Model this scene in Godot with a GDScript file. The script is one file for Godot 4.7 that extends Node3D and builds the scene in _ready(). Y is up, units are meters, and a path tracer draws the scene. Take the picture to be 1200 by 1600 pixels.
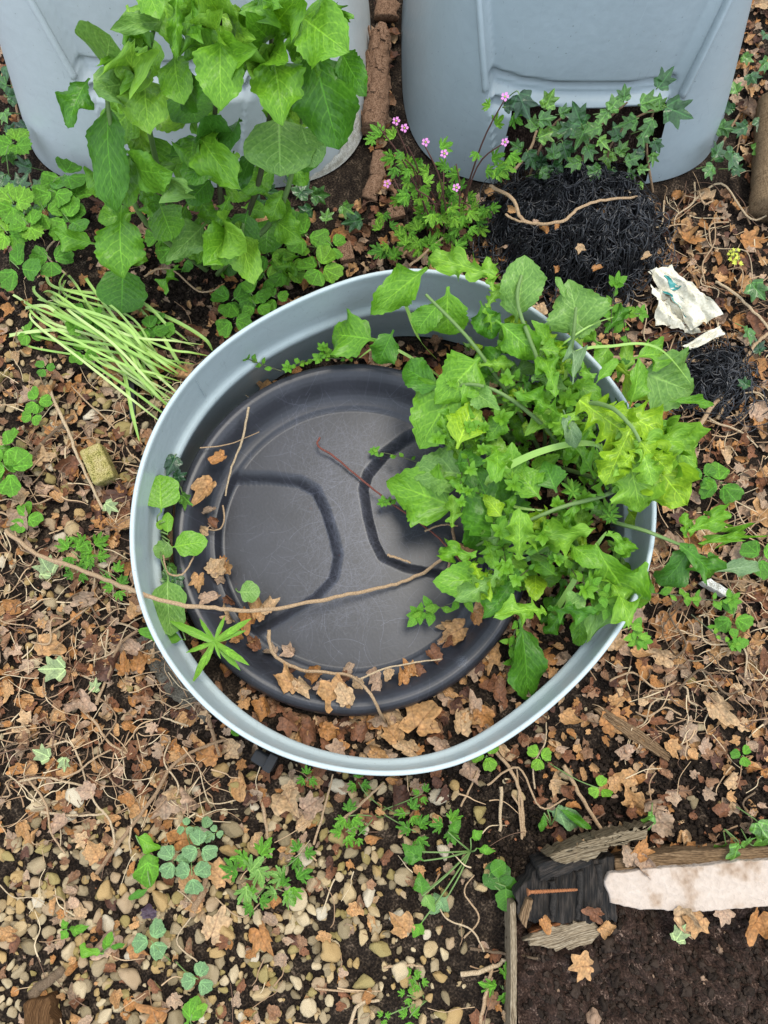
extends Node3D
# A plot of rough ground in front of two grey compost bins, seen from above: a grey plastic ring with a black
# lid inside it, weeds, ivy, leaf litter, gravel, a tangle of black netting and the corner of a raised bed.
# S(u, v, h) turns a point of the site plan (read off the photograph, 1200 x 1600) into the world point at height h.

const CAM_H := 1.36
const TILT := 14.0
const FOV := 69.0

var rng := RandomNumberGenerator.new()
var M := {}
var LM := {}
var taken := {}
var lf_noise := FastNoiseLite.new()

class Buf:
	var v := PackedVector3Array()
	var n := PackedVector3Array()
	var u := PackedVector2Array()
	var c := PackedColorArray()
	var i := PackedInt32Array()

func ray(u: float, v: float) -> Vector3:
	var f := 800.0 / tan(deg_to_rad(FOV / 2))
	var t := deg_to_rad(TILT)
	var x := (u - 600.0) / f
	var y := (800.0 - v) / f
	return Vector3(x, -cos(t) + y * sin(t), -sin(t) - y * cos(t))

func S(u: float, v: float, h := 0.0) -> Vector3:
	var d := ray(u, v)
	var s := (CAM_H - h) / -d.y
	return Vector3(d.x * s, h, d.z * s)

func W(u: float, v: float, z: float) -> Vector3:
	var d := ray(u, v)
	var s := z / d.z
	return Vector3(d.x * s, CAM_H + d.y * s, z)

func plan(p: Vector3) -> Vector2:   # the inverse of S at ground level
	var f := 800.0 / tan(deg_to_rad(FOV / 2))
	var t := deg_to_rad(TILT)
	var y := p.y - CAM_H
	var fw := -cos(t) * y - sin(t) * p.z
	return Vector2(600.0 + f * p.x / fw, 800.0 - f * (sin(t) * y - cos(t) * p.z) / fw)

func lin(r: float, g: float, b: float) -> Color:
	return Color(r, g, b).linear_to_srgb()

func rf(a: float, b: float) -> float:
	return rng.randf_range(a, b)

func gy(x: float, z: float) -> float:   # lie of the soil
	return 0.010 * lf_noise.get_noise_2d(x * 100, z * 100) + 0.005 * lf_noise.get_noise_2d(x * 420 + 50, z * 420)

# ---------------------------------------------------------------- names, labels
func numbered(called: String) -> String:
	var k: int = taken.get(called, 0)
	taken[called] = k + 1
	return called if k == 0 else "%s_%03d" % [called, k]

func thing(called: String, label: String, category: String, at := Vector3.ZERO, group := "") -> Node3D:
	var o := Node3D.new()
	o.name = numbered(called)
	add_child(o)
	o.position = at
	tag(o, label, category, group)
	return o

func tag(o: Node, label: String, category: String, group := "", kind := "") -> void:
	if label: o.set_meta("label", label)
	if category: o.set_meta("category", category)
	if group: o.set_meta("group", group)
	if kind: o.set_meta("kind", kind)

func put(called: String, mesh: Mesh, m: Material, parent: Node = null, at := Transform3D.IDENTITY) -> MeshInstance3D:
	var o := MeshInstance3D.new()
	o.mesh = mesh
	o.material_override = m
	o.transform = at
	if parent == null:
		o.name = numbered(called)
		add_child(o)
	else:
		o.name = called
		parent.add_child(o, true)
	return o

# ---------------------------------------------------------------- mesh building
func quads(b: Buf, first: int, nu: int, nv: int, wrap := false) -> void:   # nu x nv points, row by row
	var last := nv if wrap else nv - 1
	for a in nu - 1:
		for k in last:
			var k2 := (k + 1) % nv
			var p := first + a * nv + k
			var q := first + a * nv + k2
			var r := first + (a + 1) * nv + k
			var s := first + (a + 1) * nv + k2
			b.i.append_array([p, s, q, p, r, s])

func done(b: Buf, smooth := true) -> ArrayMesh:
	var arr := []
	arr.resize(Mesh.ARRAY_MAX)
	if not smooth:
		var v2 := PackedVector3Array(); var u2 := PackedVector2Array(); var c2 := PackedColorArray(); var i2 := PackedInt32Array()
		for k in b.i.size():
			v2.append(b.v[b.i[k]]); i2.append(k)
			if b.u.size(): u2.append(b.u[b.i[k]])
			if b.c.size(): c2.append(b.c[b.i[k]])
		b.v = v2; b.u = u2; b.c = c2; b.i = i2
	var nn := PackedVector3Array()
	nn.resize(b.v.size())
	for k in range(0, b.i.size(), 3):
		var p := b.v[b.i[k]]
		var w := (b.v[b.i[k + 2]] - p).cross(b.v[b.i[k + 1]] - p)
		nn[b.i[k]] += w
		nn[b.i[k + 1]] += w
		nn[b.i[k + 2]] += w
	for k in nn.size():
		nn[k] = nn[k].normalized() if nn[k].length_squared() > 1e-24 else Vector3.UP
	arr[Mesh.ARRAY_VERTEX] = b.v
	arr[Mesh.ARRAY_NORMAL] = nn
	if b.u.size() == b.v.size(): arr[Mesh.ARRAY_TEX_UV] = b.u
	if b.c.size() == b.v.size(): arr[Mesh.ARRAY_COLOR] = b.c
	arr[Mesh.ARRAY_INDEX] = b.i
	var m := ArrayMesh.new()
	m.add_surface_from_arrays(Mesh.PRIMITIVE_TRIANGLES, arr)
	return m

func spline(pts: Array, steps := 6) -> PackedVector3Array:
	var out := PackedVector3Array()
	for k in pts.size() - 1:
		var a: Vector3 = pts[maxi(k - 1, 0)]
		var p: Vector3 = pts[k]
		var q: Vector3 = pts[k + 1]
		var d: Vector3 = pts[mini(k + 2, pts.size() - 1)]
		for s in steps:
			out.append(p.cubic_interpolate(q, a, d, float(s) / steps))
	out.append(pts[-1])
	return out

func add_tube(b: Buf, path: PackedVector3Array, r0: float, r1: float, sides := 6, lumpy := 0.0, flat := 1.0, tint := Color(1, 1, 1)) -> void:
	var n := path.size()
	var first := b.v.size()
	var side := Vector3.ZERO
	var along := 0.0
	for k in n:
		var d := (path[mini(k + 1, n - 1)] - path[maxi(k - 1, 0)]).normalized()
		if side == Vector3.ZERO:
			side = d.cross(Vector3.UP if absf(d.y) < 0.9 else Vector3.RIGHT).normalized()
		side = (side - d * side.dot(d)).normalized()
		var up := d.cross(side)
		var t := float(k) / (n - 1)
		if k: along += path[k].distance_to(path[k - 1])
		for s in sides + 1:
			var a := TAU * (s % sides) / sides
			var r := lerpf(r0, r1, t) * (1.0 + lumpy * rf(-1, 1) * (0.5 if s % sides else 1.0))
			if s == sides:
				b.v.append(b.v[b.v.size() - sides])
			else:
				b.v.append(path[k] + side * cos(a) * r + up * sin(a) * r * flat)
			b.u.append(Vector2(along * 20.0, float(s) / sides))
			b.c.append(tint)
	quads(b, first, n, sides + 1)
	for end in [0, n - 1]:
		var c := b.v.size()
		b.v.append(path[end]); b.u.append(Vector2.ZERO); b.c.append(tint)
		for s in sides:
			var p: int = first + end * (sides + 1) + s
			if end == 0: b.i.append_array([c, p, p + 1])
			else: b.i.append_array([c, p + 1, p])

func tube(path: PackedVector3Array, r0: float, r1: float, sides := 6, lumpy := 0.0, flat := 1.0) -> ArrayMesh:
	var b := Buf.new()
	add_tube(b, path, r0, r1, sides, lumpy, flat)
	return done(b)

func shape(prof: PackedVector2Array, t: float) -> float:
	for k in prof.size() - 1:
		if t <= prof[k + 1].x:
			return lerpf(prof[k].y, prof[k + 1].y, smoothstep(0.0, 1.0, (t - prof[k].x) / maxf(prof[k + 1].x - prof[k].x, 1e-5)) * 0.6 + 0.4 * (t - prof[k].x) / maxf(prof[k + 1].x - prof[k].x, 1e-5))
	return prof[prof.size() - 1].y

# A leaf of unit length along +x, its blade across z, its upper face +y. prof: half widths along the midrib.
func blade(prof: PackedVector2Array, teeth: float, tooth: float, o: Dictionary) -> ArrayMesh:
	var nl: int = o.get("n", 34)
	var nw: int = o.get("w", 8)
	var bend: float = o.get("bend", 0.6)
	var fold: float = o.get("fold", 0.25)
	var ruf: float = o.get("ruffle", 0.12)
	var twist: float = o.get("twist", 0.0)
	var sway: float = o.get("sway", 0.0)
	var freq: float = o.get("freq", 5.0)
	var puck: float = o.get("pucker", 0.012)
	var ph := rf(0, 9)
	var off := rf(0, 500)
	var skew := rf(-0.04, 0.04)
	var b := Buf.new()
	var c := Vector3.ZERO
	var th := bend * 0.5
	for a in nl + 1:
		var t := float(a) / nl
		var fx := t * teeth
		var saw := 1.0 - absf(fposmod(fx, 1.0) - 0.3) / 0.7
		for j in nw + 1:
			var s := 2.0 * j / nw - 1.0
			var jit := 1.0 + 0.20 * lf_noise.get_noise_2d(off + t * 110, signf(s) * 40.0)
			var hw := shape(prof, clampf(t + signf(s) * skew * sin(t * PI), 0.0, 1.0)) * jit * (1.0 + tooth * (saw - 0.5) * (0.7 + 0.6 * lf_noise.get_noise_2d(off + fx * 30, signf(s) * 70)))
			var lat := hw * s
			var lift := fold * absf(lat) * (1.0 - 0.4 * absf(s)) + ruf * sin(t * freq * 2.0 + ph + (1.6 if s > 0 else 0.0)) * s * s * hw * 1.6
			lift += puck * lf_noise.get_noise_3d(off + t * 180, s * 60.0, 0)
			var ang := twist * (t - 0.3)
			b.v.append(c + Vector3(-sin(-th), cos(-th), 0) * (lift * cos(ang) - lat * sin(ang)) + Vector3(0, 0, lat * cos(ang) + lift * sin(ang) + sway * sin(t * 2.6)))
			b.u.append(Vector2(t, 0.5 + 0.5 * s))
		c += Vector3(cos(th), sin(th), 0) / nl
		th -= bend / nl * (0.5 + t)
	quads(b, 0, nl + 1, nw + 1)
	var mid := b.v[nl * (nw + 1) + nw / 2] - b.v[nw / 2]   # lay the chord on +x and make it one long
	var q := Basis(Quaternion(mid.normalized(), Vector3.RIGHT)).scaled(Vector3.ONE / mid.length())
	for k in b.v.size(): b.v[k] = q * b.v[k]
	return done(b)

# A lobed leaf round its stalk: rad(angle) as a list of [angle in degrees, radius], mirrored; unit radius is the tip along +x.
func lobed(lobes: Array, o: Dictionary) -> ArrayMesh:
	var seg: int = o.get("seg", 48)
	var rings: int = o.get("rings", 4)
	var curl: float = o.get("curl", 0.2)
	var fold: float = o.get("fold", 0.2)
	var noise: float = o.get("noise", 0.08)
	var off := rf(0, 900)
	var asym := rf(-0.14, 0.14)
	var edge: float = o.get("edge", 0.12)
	var cdir := rf(0, TAU)
	var roll: float = o.get("roll", 0.0)
	var rax := Vector2.from_angle(o.get("axis", cdir))
	var b := Buf.new()
	for k in rings + 1:
		var f := float(k) / rings
		for s in seg:
			var a := TAU * s / seg
			var deg := rad_to_deg(absf(wrapf(a, -PI, PI)))
			var r := 0.3
			for j in lobes.size() - 1:
				if deg >= lobes[j][0] and deg <= lobes[j + 1][0]:
					r = lerpf(lobes[j][1], lobes[j + 1][1], (deg - lobes[j][0]) / (lobes[j + 1][0] - lobes[j][0]))
			r *= 1.0 + asym * signf(wrapf(a, -PI, PI)) + edge * lf_noise.get_noise_2d(off + cos(a) * 60, sin(a) * 60)
			var p := Vector2(cos(a), sin(a)) * r * f
			var d := p.dot(Vector2(cos(cdir), sin(cdir)))
			var y := fold * absf(p.y) * 0.8 - curl * p.length_squared() * 0.5 + curl * 0.9 * d * d + noise * 2.0 * lf_noise.get_noise_2d(off + p.x * 55, p.y * 55) + noise * 0.8 * lf_noise.get_noise_2d(off + p.x * 190, p.y * 190)
			if roll > 0.0:   # wound up like a dried leaf: bend the sheet round an axis
				var across := p.dot(rax)
				var along := p.cross(rax)
				var th := across / roll
				var q := rax * (roll - y * 0.6) * sin(th) - rax.orthogonal() * along
				b.v.append(Vector3(q.x, y * cos(th) + roll * (1.0 - cos(th)), q.y))
			else:
				b.v.append(Vector3(p.x, y, p.y))
			b.u.append(Vector2(0.5 + 0.5 * p.x, 0.5 + 0.5 * p.y))
	quads(b, 0, rings + 1, seg, true)
	return done(b)

func pebble(seed_off: float, sx: float, sy: float, sz: float, rough := 0.22, nu := 10, nv := 16, cuts := 0) -> ArrayMesh:
	var b := Buf.new()
	var planes := []
	for k in cuts: planes.append([Vector3(rf(-1, 1), rf(-1, 1), rf(-1, 1)).normalized(), rf(0.55, 0.86)])
	for a in nu + 1:
		for k in nv:
			var la := PI * a / nu - PI / 2
			var lo := TAU * k / nv
			var d := Vector3(cos(la) * cos(lo), sin(la), cos(la) * sin(lo))
			var r := 1.0 + rough * 1.6 * lf_noise.get_noise_3d(d.x * 55 + seed_off, d.y * 55, d.z * 55) + rough * 0.5 * lf_noise.get_noise_3d(d.x * 160 + seed_off, d.y * 160, d.z * 160)
			for p in planes:
				var c: float = d.dot(p[0])
				if c > 0.05: r = minf(r, p[1] / c * lerpf(1.0, r, 0.2))
			b.v.append(Vector3(d.x * sx, d.y * sy, d.z * sz) * r)
	quads(b, 0, nu + 1, nv, true)
	for k in range(0, b.i.size(), 3):   # turn the faces outwards
		var x := b.i[k + 1]; b.i[k + 1] = b.i[k + 2]; b.i[k + 2] = x
	return done(b)

# a block whose faces are cut into a grid and roughened; corners knocked off
func rough_block(size: Vector3, cells: Vector3i, amount: float, fr := 60.0, roundness := 0.25) -> ArrayMesh:
	var b := Buf.new()
	var off := rf(0, 900)
	var h := size / 2
	for f in 6:
		var ax := f / 2
		var sg := 1.0 if f % 2 == 0 else -1.0
		var ux := (ax + 1) % 3
		var vx := (ax + 2) % 3
		var nu: int = cells[ux]
		var nv: int = cells[vx]
		var first := b.v.size()
		for a in nu + 1:
			for k in nv + 1:
				var p := Vector3.ZERO
				p[ax] = sg * h[ax]
				p[ux] = lerpf(-h[ux], h[ux], float(a) / nu)
				p[vx] = lerpf(-h[vx], h[vx], float(k) / nv)
				var m := minf(h.x, minf(h.y, h.z)) * roundness
				var core := p.clamp(-h + Vector3.ONE * m, h - Vector3.ONE * m)
				var d := p - core
				p = core + d.normalized() * m
				var w := Vector3(lf_noise.get_noise_3d(p.x * fr * 10 + off, p.y * fr * 10, p.z * fr * 10), lf_noise.get_noise_3d(p.x * fr * 10 + off + 99, p.y * fr * 10, p.z * fr * 10), lf_noise.get_noise_3d(p.x * fr * 10, p.y * fr * 10 + off, p.z * fr * 10))
				b.v.append(p + w * amount)
				b.u.append(Vector2(p[ux], p[vx]))
		if sg > 0:
			quads(b, first, nu + 1, nv + 1)
		else:
			var n0 := b.i.size()
			quads(b, first, nu + 1, nv + 1)
			for k in range(n0, b.i.size(), 3):
				var x := b.i[k + 1]; b.i[k + 1] = b.i[k + 2]; b.i[k + 2] = x
	# outward faces are clockwise seen from outside
	for k in range(0, b.i.size(), 3):
		var x := b.i[k + 1]; b.i[k + 1] = b.i[k + 2]; b.i[k + 2] = x
	return done(b)

# ---------------------------------------------------------------- textures and materials
func fnl(sd: int, freq: float, oct := 3, type := FastNoiseLite.TYPE_SIMPLEX_SMOOTH) -> FastNoiseLite:
	var n := FastNoiseLite.new()
	n.seed = sd
	n.frequency = freq
	n.noise_type = type
	n.fractal_octaves = oct
	return n

func bytes_of(n: FastNoiseLite, size: int) -> PackedByteArray:
	var im := n.get_seamless_image(size, size)
	im.convert(Image.FORMAT_L8)
	return im.get_data()

func gray_image(d: PackedByteArray, w: int, h: int) -> Image:
	return Image.create_from_data(w, h, false, Image.FORMAT_L8, d)

func bumps(d: PackedByteArray, w: int, h: int, strength: float) -> ImageTexture:
	var im := gray_image(d, w, h)
	im.convert(Image.FORMAT_RGBA8)
	im.bump_map_to_normal_map(strength)
	return ImageTexture.create_from_image(im)

# colours (linear) picked by one noise, speckled by a finer one
func mottle(coarse: PackedByteArray, fine: PackedByteArray, size: int, stops: Array, grain: float) -> ImageTexture:
	var g := Gradient.new()
	var offs := PackedFloat32Array(); var cols := PackedColorArray()
	for s in stops:
		offs.append(s[0]); cols.append(lin(s[1], s[2], s[3]))
	g.offsets = offs; g.colors = cols
	var lut := []
	for k in 256: lut.append(g.sample(k / 255.0))
	var out := PackedByteArray()
	out.resize(size * size * 3)
	for k in size * size:
		var c: Color = lut[clampi(int(coarse[k] + (fine[k] - 128) * grain), 0, 255)]
		var f := 1.0 + (fine[k] - 128) / 128.0 * grain * 0.6
		out[k * 3] = clampi(int(c.r * 255 * f), 0, 255)
		out[k * 3 + 1] = clampi(int(c.g * 255 * f), 0, 255)
		out[k * 3 + 2] = clampi(int(c.b * 255 * f), 0, 255)
	return ImageTexture.create_from_image(Image.create_from_data(size, size, false, Image.FORMAT_RGB8, out))

func mat(c: Color, rough: float, o := {}) -> StandardMaterial3D:
	var m := StandardMaterial3D.new()
	m.albedo_color = c
	m.roughness = rough
	m.metallic_specular = o.get("spec", 0.5)
	m.cull_mode = BaseMaterial3D.CULL_DISABLED
	if o.has("tex"): m.albedo_texture = o.tex
	if o.has("nrm"):
		m.normal_enabled = true
		m.normal_texture = o.nrm
		m.normal_scale = o.get("ns", 1.0)
	if o.has("tri"):
		m.uv1_triplanar = true
		m.uv1_world_triplanar = o.get("world", false)
		m.uv1_scale = Vector3.ONE * o.tri
	if o.has("scale"): m.uv1_scale = o.scale
	if o.has("back"):
		m.backlight_enabled = true
		m.backlight = o.back
	if o.get("vc", false): m.vertex_color_use_as_albedo = true
	return m

# pinnate leaf: pale midrib and side veins, blistered between them. Returns [colour, normal].
func leaf_tex(side_veins: float, slant: float, vein: float, sd: int) -> Array:
	var n := 256
	var fine := bytes_of(fnl(sd, 0.05, 4), n)
	var cell := bytes_of(fnl(sd + 1, 0.045, 2, FastNoiseLite.TYPE_CELLULAR), n)
	var col := PackedByteArray(); col.resize(n * n * 3)
	var hgt := PackedByteArray(); hgt.resize(n * n)
	for y in n:
		var v := 2.0 * (y + 0.5) / n - 1.0
		var av := absf(v)
		for x in n:
			var u := (x + 0.5) / n
			var k := y * n + x
			var mid := exp(-pow(v / (0.05 * (1.15 - u)), 2))
			var p := (u - slant * pow(av, 1.25)) * side_veins + (0.3 if v > 0 else 0.0)
			var d := absf(fposmod(p, 1.0) - 0.5)
			var lat := exp(-pow((0.5 - d) * 2.0 / 0.13, 2)) * (1.0 - av * 0.75)
			var net := (1.0 - cell[k] / 255.0) * 0.35
			var ve := maxf(mid, maxf(lat * 0.7, net * 0.3)) * vein
			var f := (fine[k] - 128) / 128.0
			var b := 0.74 + 0.10 * f - 0.03 * net
			col[k * 3] = clampi(int(255 * minf(1.0, b + ve * 0.42 + 0.03 * f)), 0, 255)
			col[k * 3 + 1] = clampi(int(255 * minf(1.0, b + ve * 0.26)), 0, 255)
			col[k * 3 + 2] = clampi(int(255 * minf(1.0, b + ve * 0.50)), 0, 255)
			hgt[k] = clampi(int(90 + 85 * sqrt(d * 2.0) * (1.0 - av * 0.5) + 24 * f + 40 * cell[k] / 255.0 - 50 * mid), 0, 255)
	return [ImageTexture.create_from_image(Image.create_from_data(n, n, false, Image.FORMAT_RGB8, col)), bumps(hgt, n, n, 5.0)]

# palmate leaf: veins from the stalk to each lobe
func palm_tex(angles: Array, origin: Vector2, vein: float, blotch: float, sd: int) -> Array:
	var n := 256
	var fine := bytes_of(fnl(sd, 0.05, 4), n)
	var big := bytes_of(fnl(sd + 2, 0.014, 3), n)
	var col := PackedByteArray(); col.resize(n * n * 3)
	var hgt := PackedByteArray(); hgt.resize(n * n)
	for y in n:
		for x in n:
			var k := y * n + x
			var p := Vector2(2.0 * (x + 0.5) / n - 1.0, 2.0 * (y + 0.5) / n - 1.0) - origin
			var ve := 0.0
			for a in angles:
				var dir := Vector2(cos(deg_to_rad(a)), sin(deg_to_rad(a)))
				var al := p.dot(dir)
				if al > 0:
					var off := absf(p.cross(dir))
					ve = maxf(ve, exp(-pow(off / (0.022 + 0.008 * (1.0 - al)), 2)))
					var d := absf(fposmod((al - off * 0.8) * 7.0, 1.0) - 0.5)
					ve = maxf(ve, 0.4 * exp(-pow((0.5 - d) * 2.0 / 0.12, 2)) * exp(-off * 5.0))
			var f := (fine[k] - 128) / 128.0
			var g := (big[k] - 128) / 128.0
			var b := 0.72 + 0.12 * f + blotch * g
			for c in 3:
				col[k * 3 + c] = clampi(int(255 * (b + ve * vein * [0.9, 1.0, 0.8][c] + blotch * g * [0.2, 0.0, -0.15][c])), 0, 255)
			hgt[k] = clampi(int(128 + 40 * f + 25 * g - 60 * ve), 0, 255)
	return [ImageTexture.create_from_image(Image.create_from_data(n, n, false, Image.FORMAT_RGB8, col)), bumps(hgt, n, n, 4.0)]

func streaks(size: int, sd: int, along: float, across: float) -> PackedByteArray:   # grain that runs along v
	var n := fnl(sd, 1.0, 4)
	var out := PackedByteArray(); out.resize(size * size)
	for y in size:
		var b := TAU * y / size
		for x in size:
			var a := TAU * x / size
			out[y * size + x] = clampi(int(128 + 150 * n.get_noise_3d(cos(a) * across, sin(a) * across, 0.35 * along * sin(b) + 7.0 * cos(b) * 0.06 * along)), 0, 255)
	return out

# fine pale scratches scuffed into dark plastic, with a few pink and white specks
func scratch_tex() -> Array:
	var n := 1024
	var base := bytes_of(fnl(71, 0.006, 4), n)
	var fine := bytes_of(fnl(72, 0.09, 3), n)
	var mark := PackedFloat32Array(); mark.resize(n * n)
	for k in 2600:
		var p := Vector2(rf(0.08, 0.92), rf(0.08, 0.92)) * n
		if k > 500: p = Vector2(rf(0.32, 0.72), rf(0.12, 0.62)) * n
		if k > 1100: p = Vector2(rf(0.38, 0.58), rf(0.2, 0.75)) * n
		var a := rf(0, TAU)
		var cv := rf(-0.012, 0.012)
		var s := rf(0.06, 0.3)
		for j in int(rf(14, 90)):
			p += Vector2(cos(a), sin(a))
			a += cv
			if p.x < 1 or p.y < 1 or p.x > n - 2 or p.y > n - 2: break
			var q := int(p.y) * n + int(p.x)
			mark[q] = maxf(mark[q], s)
	for k in 22:   # long arcs
		var c := Vector2(rf(0.2, 0.75), rf(0.3, 0.95)) * n
		var a := rf(0, TAU)
		for j in int(rf(60, 190)):
			c += Vector2(cos(a), sin(a)); a += 0.009
			if c.x < 1 or c.y < 1 or c.x > n - 2 or c.y > n - 2: break
			mark[int(c.y) * n + int(c.x)] = rf(0.3, 0.55)
	var col := PackedByteArray(); col.resize(n * n * 3)
	var hgt := PackedByteArray(); hgt.resize(n * n)
	for k in n * n:
		var f := (fine[k] - 128) / 128.0
		var g := (base[k] - 128) / 128.0
		var v := 0.40 + 0.05 * g + 0.03 * f + mark[k] * 0.75
		col[k * 3] = clampi(int(255 * v * 0.985), 0, 255)
		col[k * 3 + 1] = clampi(int(255 * v * 0.985), 0, 255)
		col[k * 3 + 2] = clampi(int(255 * v * 1.04), 0, 255)
		hgt[k] = clampi(int(128 + 16 * f - 40 * mark[k]), 0, 255)
	var im := Image.create_from_data(n, n, false, Image.FORMAT_RGB8, col)
	for k in 40:
		var c: Color = [Color(0.55, 0.30, 0.29), Color(0.62, 0.62, 0.62), Color(0.5, 0.48, 0.44)][k % 3]
		var w := rng.randi_range(2, 6)
		var at := Vector2i(int(rf(0.15, 0.85) * n), int(rf(0.15, 0.85) * n))
		for j in w * 3:
			var q := at + Vector2i(int(rf(-w, w)), int(rf(-w, w) * 0.7))
			im.set_pixelv(q.clamp(Vector2i.ZERO, Vector2i(n - 2, n - 2)), c)
	for k in 500:   # a loose cluster of white dots on the near rim
		var q := Vector2i(int(0.783 * n + rng.randfn() * 8), int(0.846 * n + rng.randfn() * 9))
		im.set_pixelv(q, Color(0.62, 0.64, 0.67))
	return [ImageTexture.create_from_image(im), bumps(hgt, n, n, 2.0)]

# weathered plastic: nearly even, with specks of dirt, hairline scratches and dried runs
func plastic_tex(specks: int) -> ImageTexture:
	var n := 1024
	var soft := bytes_of(fnl(specks, 0.004, 4), n)
	var fine := bytes_of(fnl(specks + 1, 0.05, 3), n)
	var d := PackedByteArray(); d.resize(n * n * 3)
	for k in n * n:
		var v := 0.955 + 0.03 * (soft[k] - 128) / 128.0 + 0.015 * (fine[k] - 128) / 128.0
		d[k * 3] = clampi(int(255 * v), 0, 255)
		d[k * 3 + 1] = clampi(int(255 * (v + 0.003)), 0, 255)
		d[k * 3 + 2] = clampi(int(255 * v), 0, 255)
	var im := Image.create_from_data(n, n, false, Image.FORMAT_RGB8, d)
	for k in specks:
		var p := Vector2(rf(4, n - 5), rf(4, n - 5))
		var s := rf(0.35, 0.8)
		var dir := Vector2.from_angle(rf(0, TAU))
		for j in int(rf(1, 5)):
			im.set_pixelv(Vector2i(p + dir * j * rf(0.3, 1.0)), Color(s, s * 0.96, s * 0.88))
	for k in specks / 3:
		var p := Vector2(rf(60, n - 60), rf(60, n - 60))
		var a := rf(0, TAU) if k % 2 else PI / 2 + rf(-0.15, 0.15)
		var s := rf(0.8, 0.9) if k % 3 else 1.0
		for j in int(rf(8, 55)):
			p += Vector2.from_angle(a); a += rf(-0.02, 0.02)
			im.set_pixelv(Vector2i(p), Color(s, s, s))
	return ImageTexture.create_from_image(im)

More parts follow.
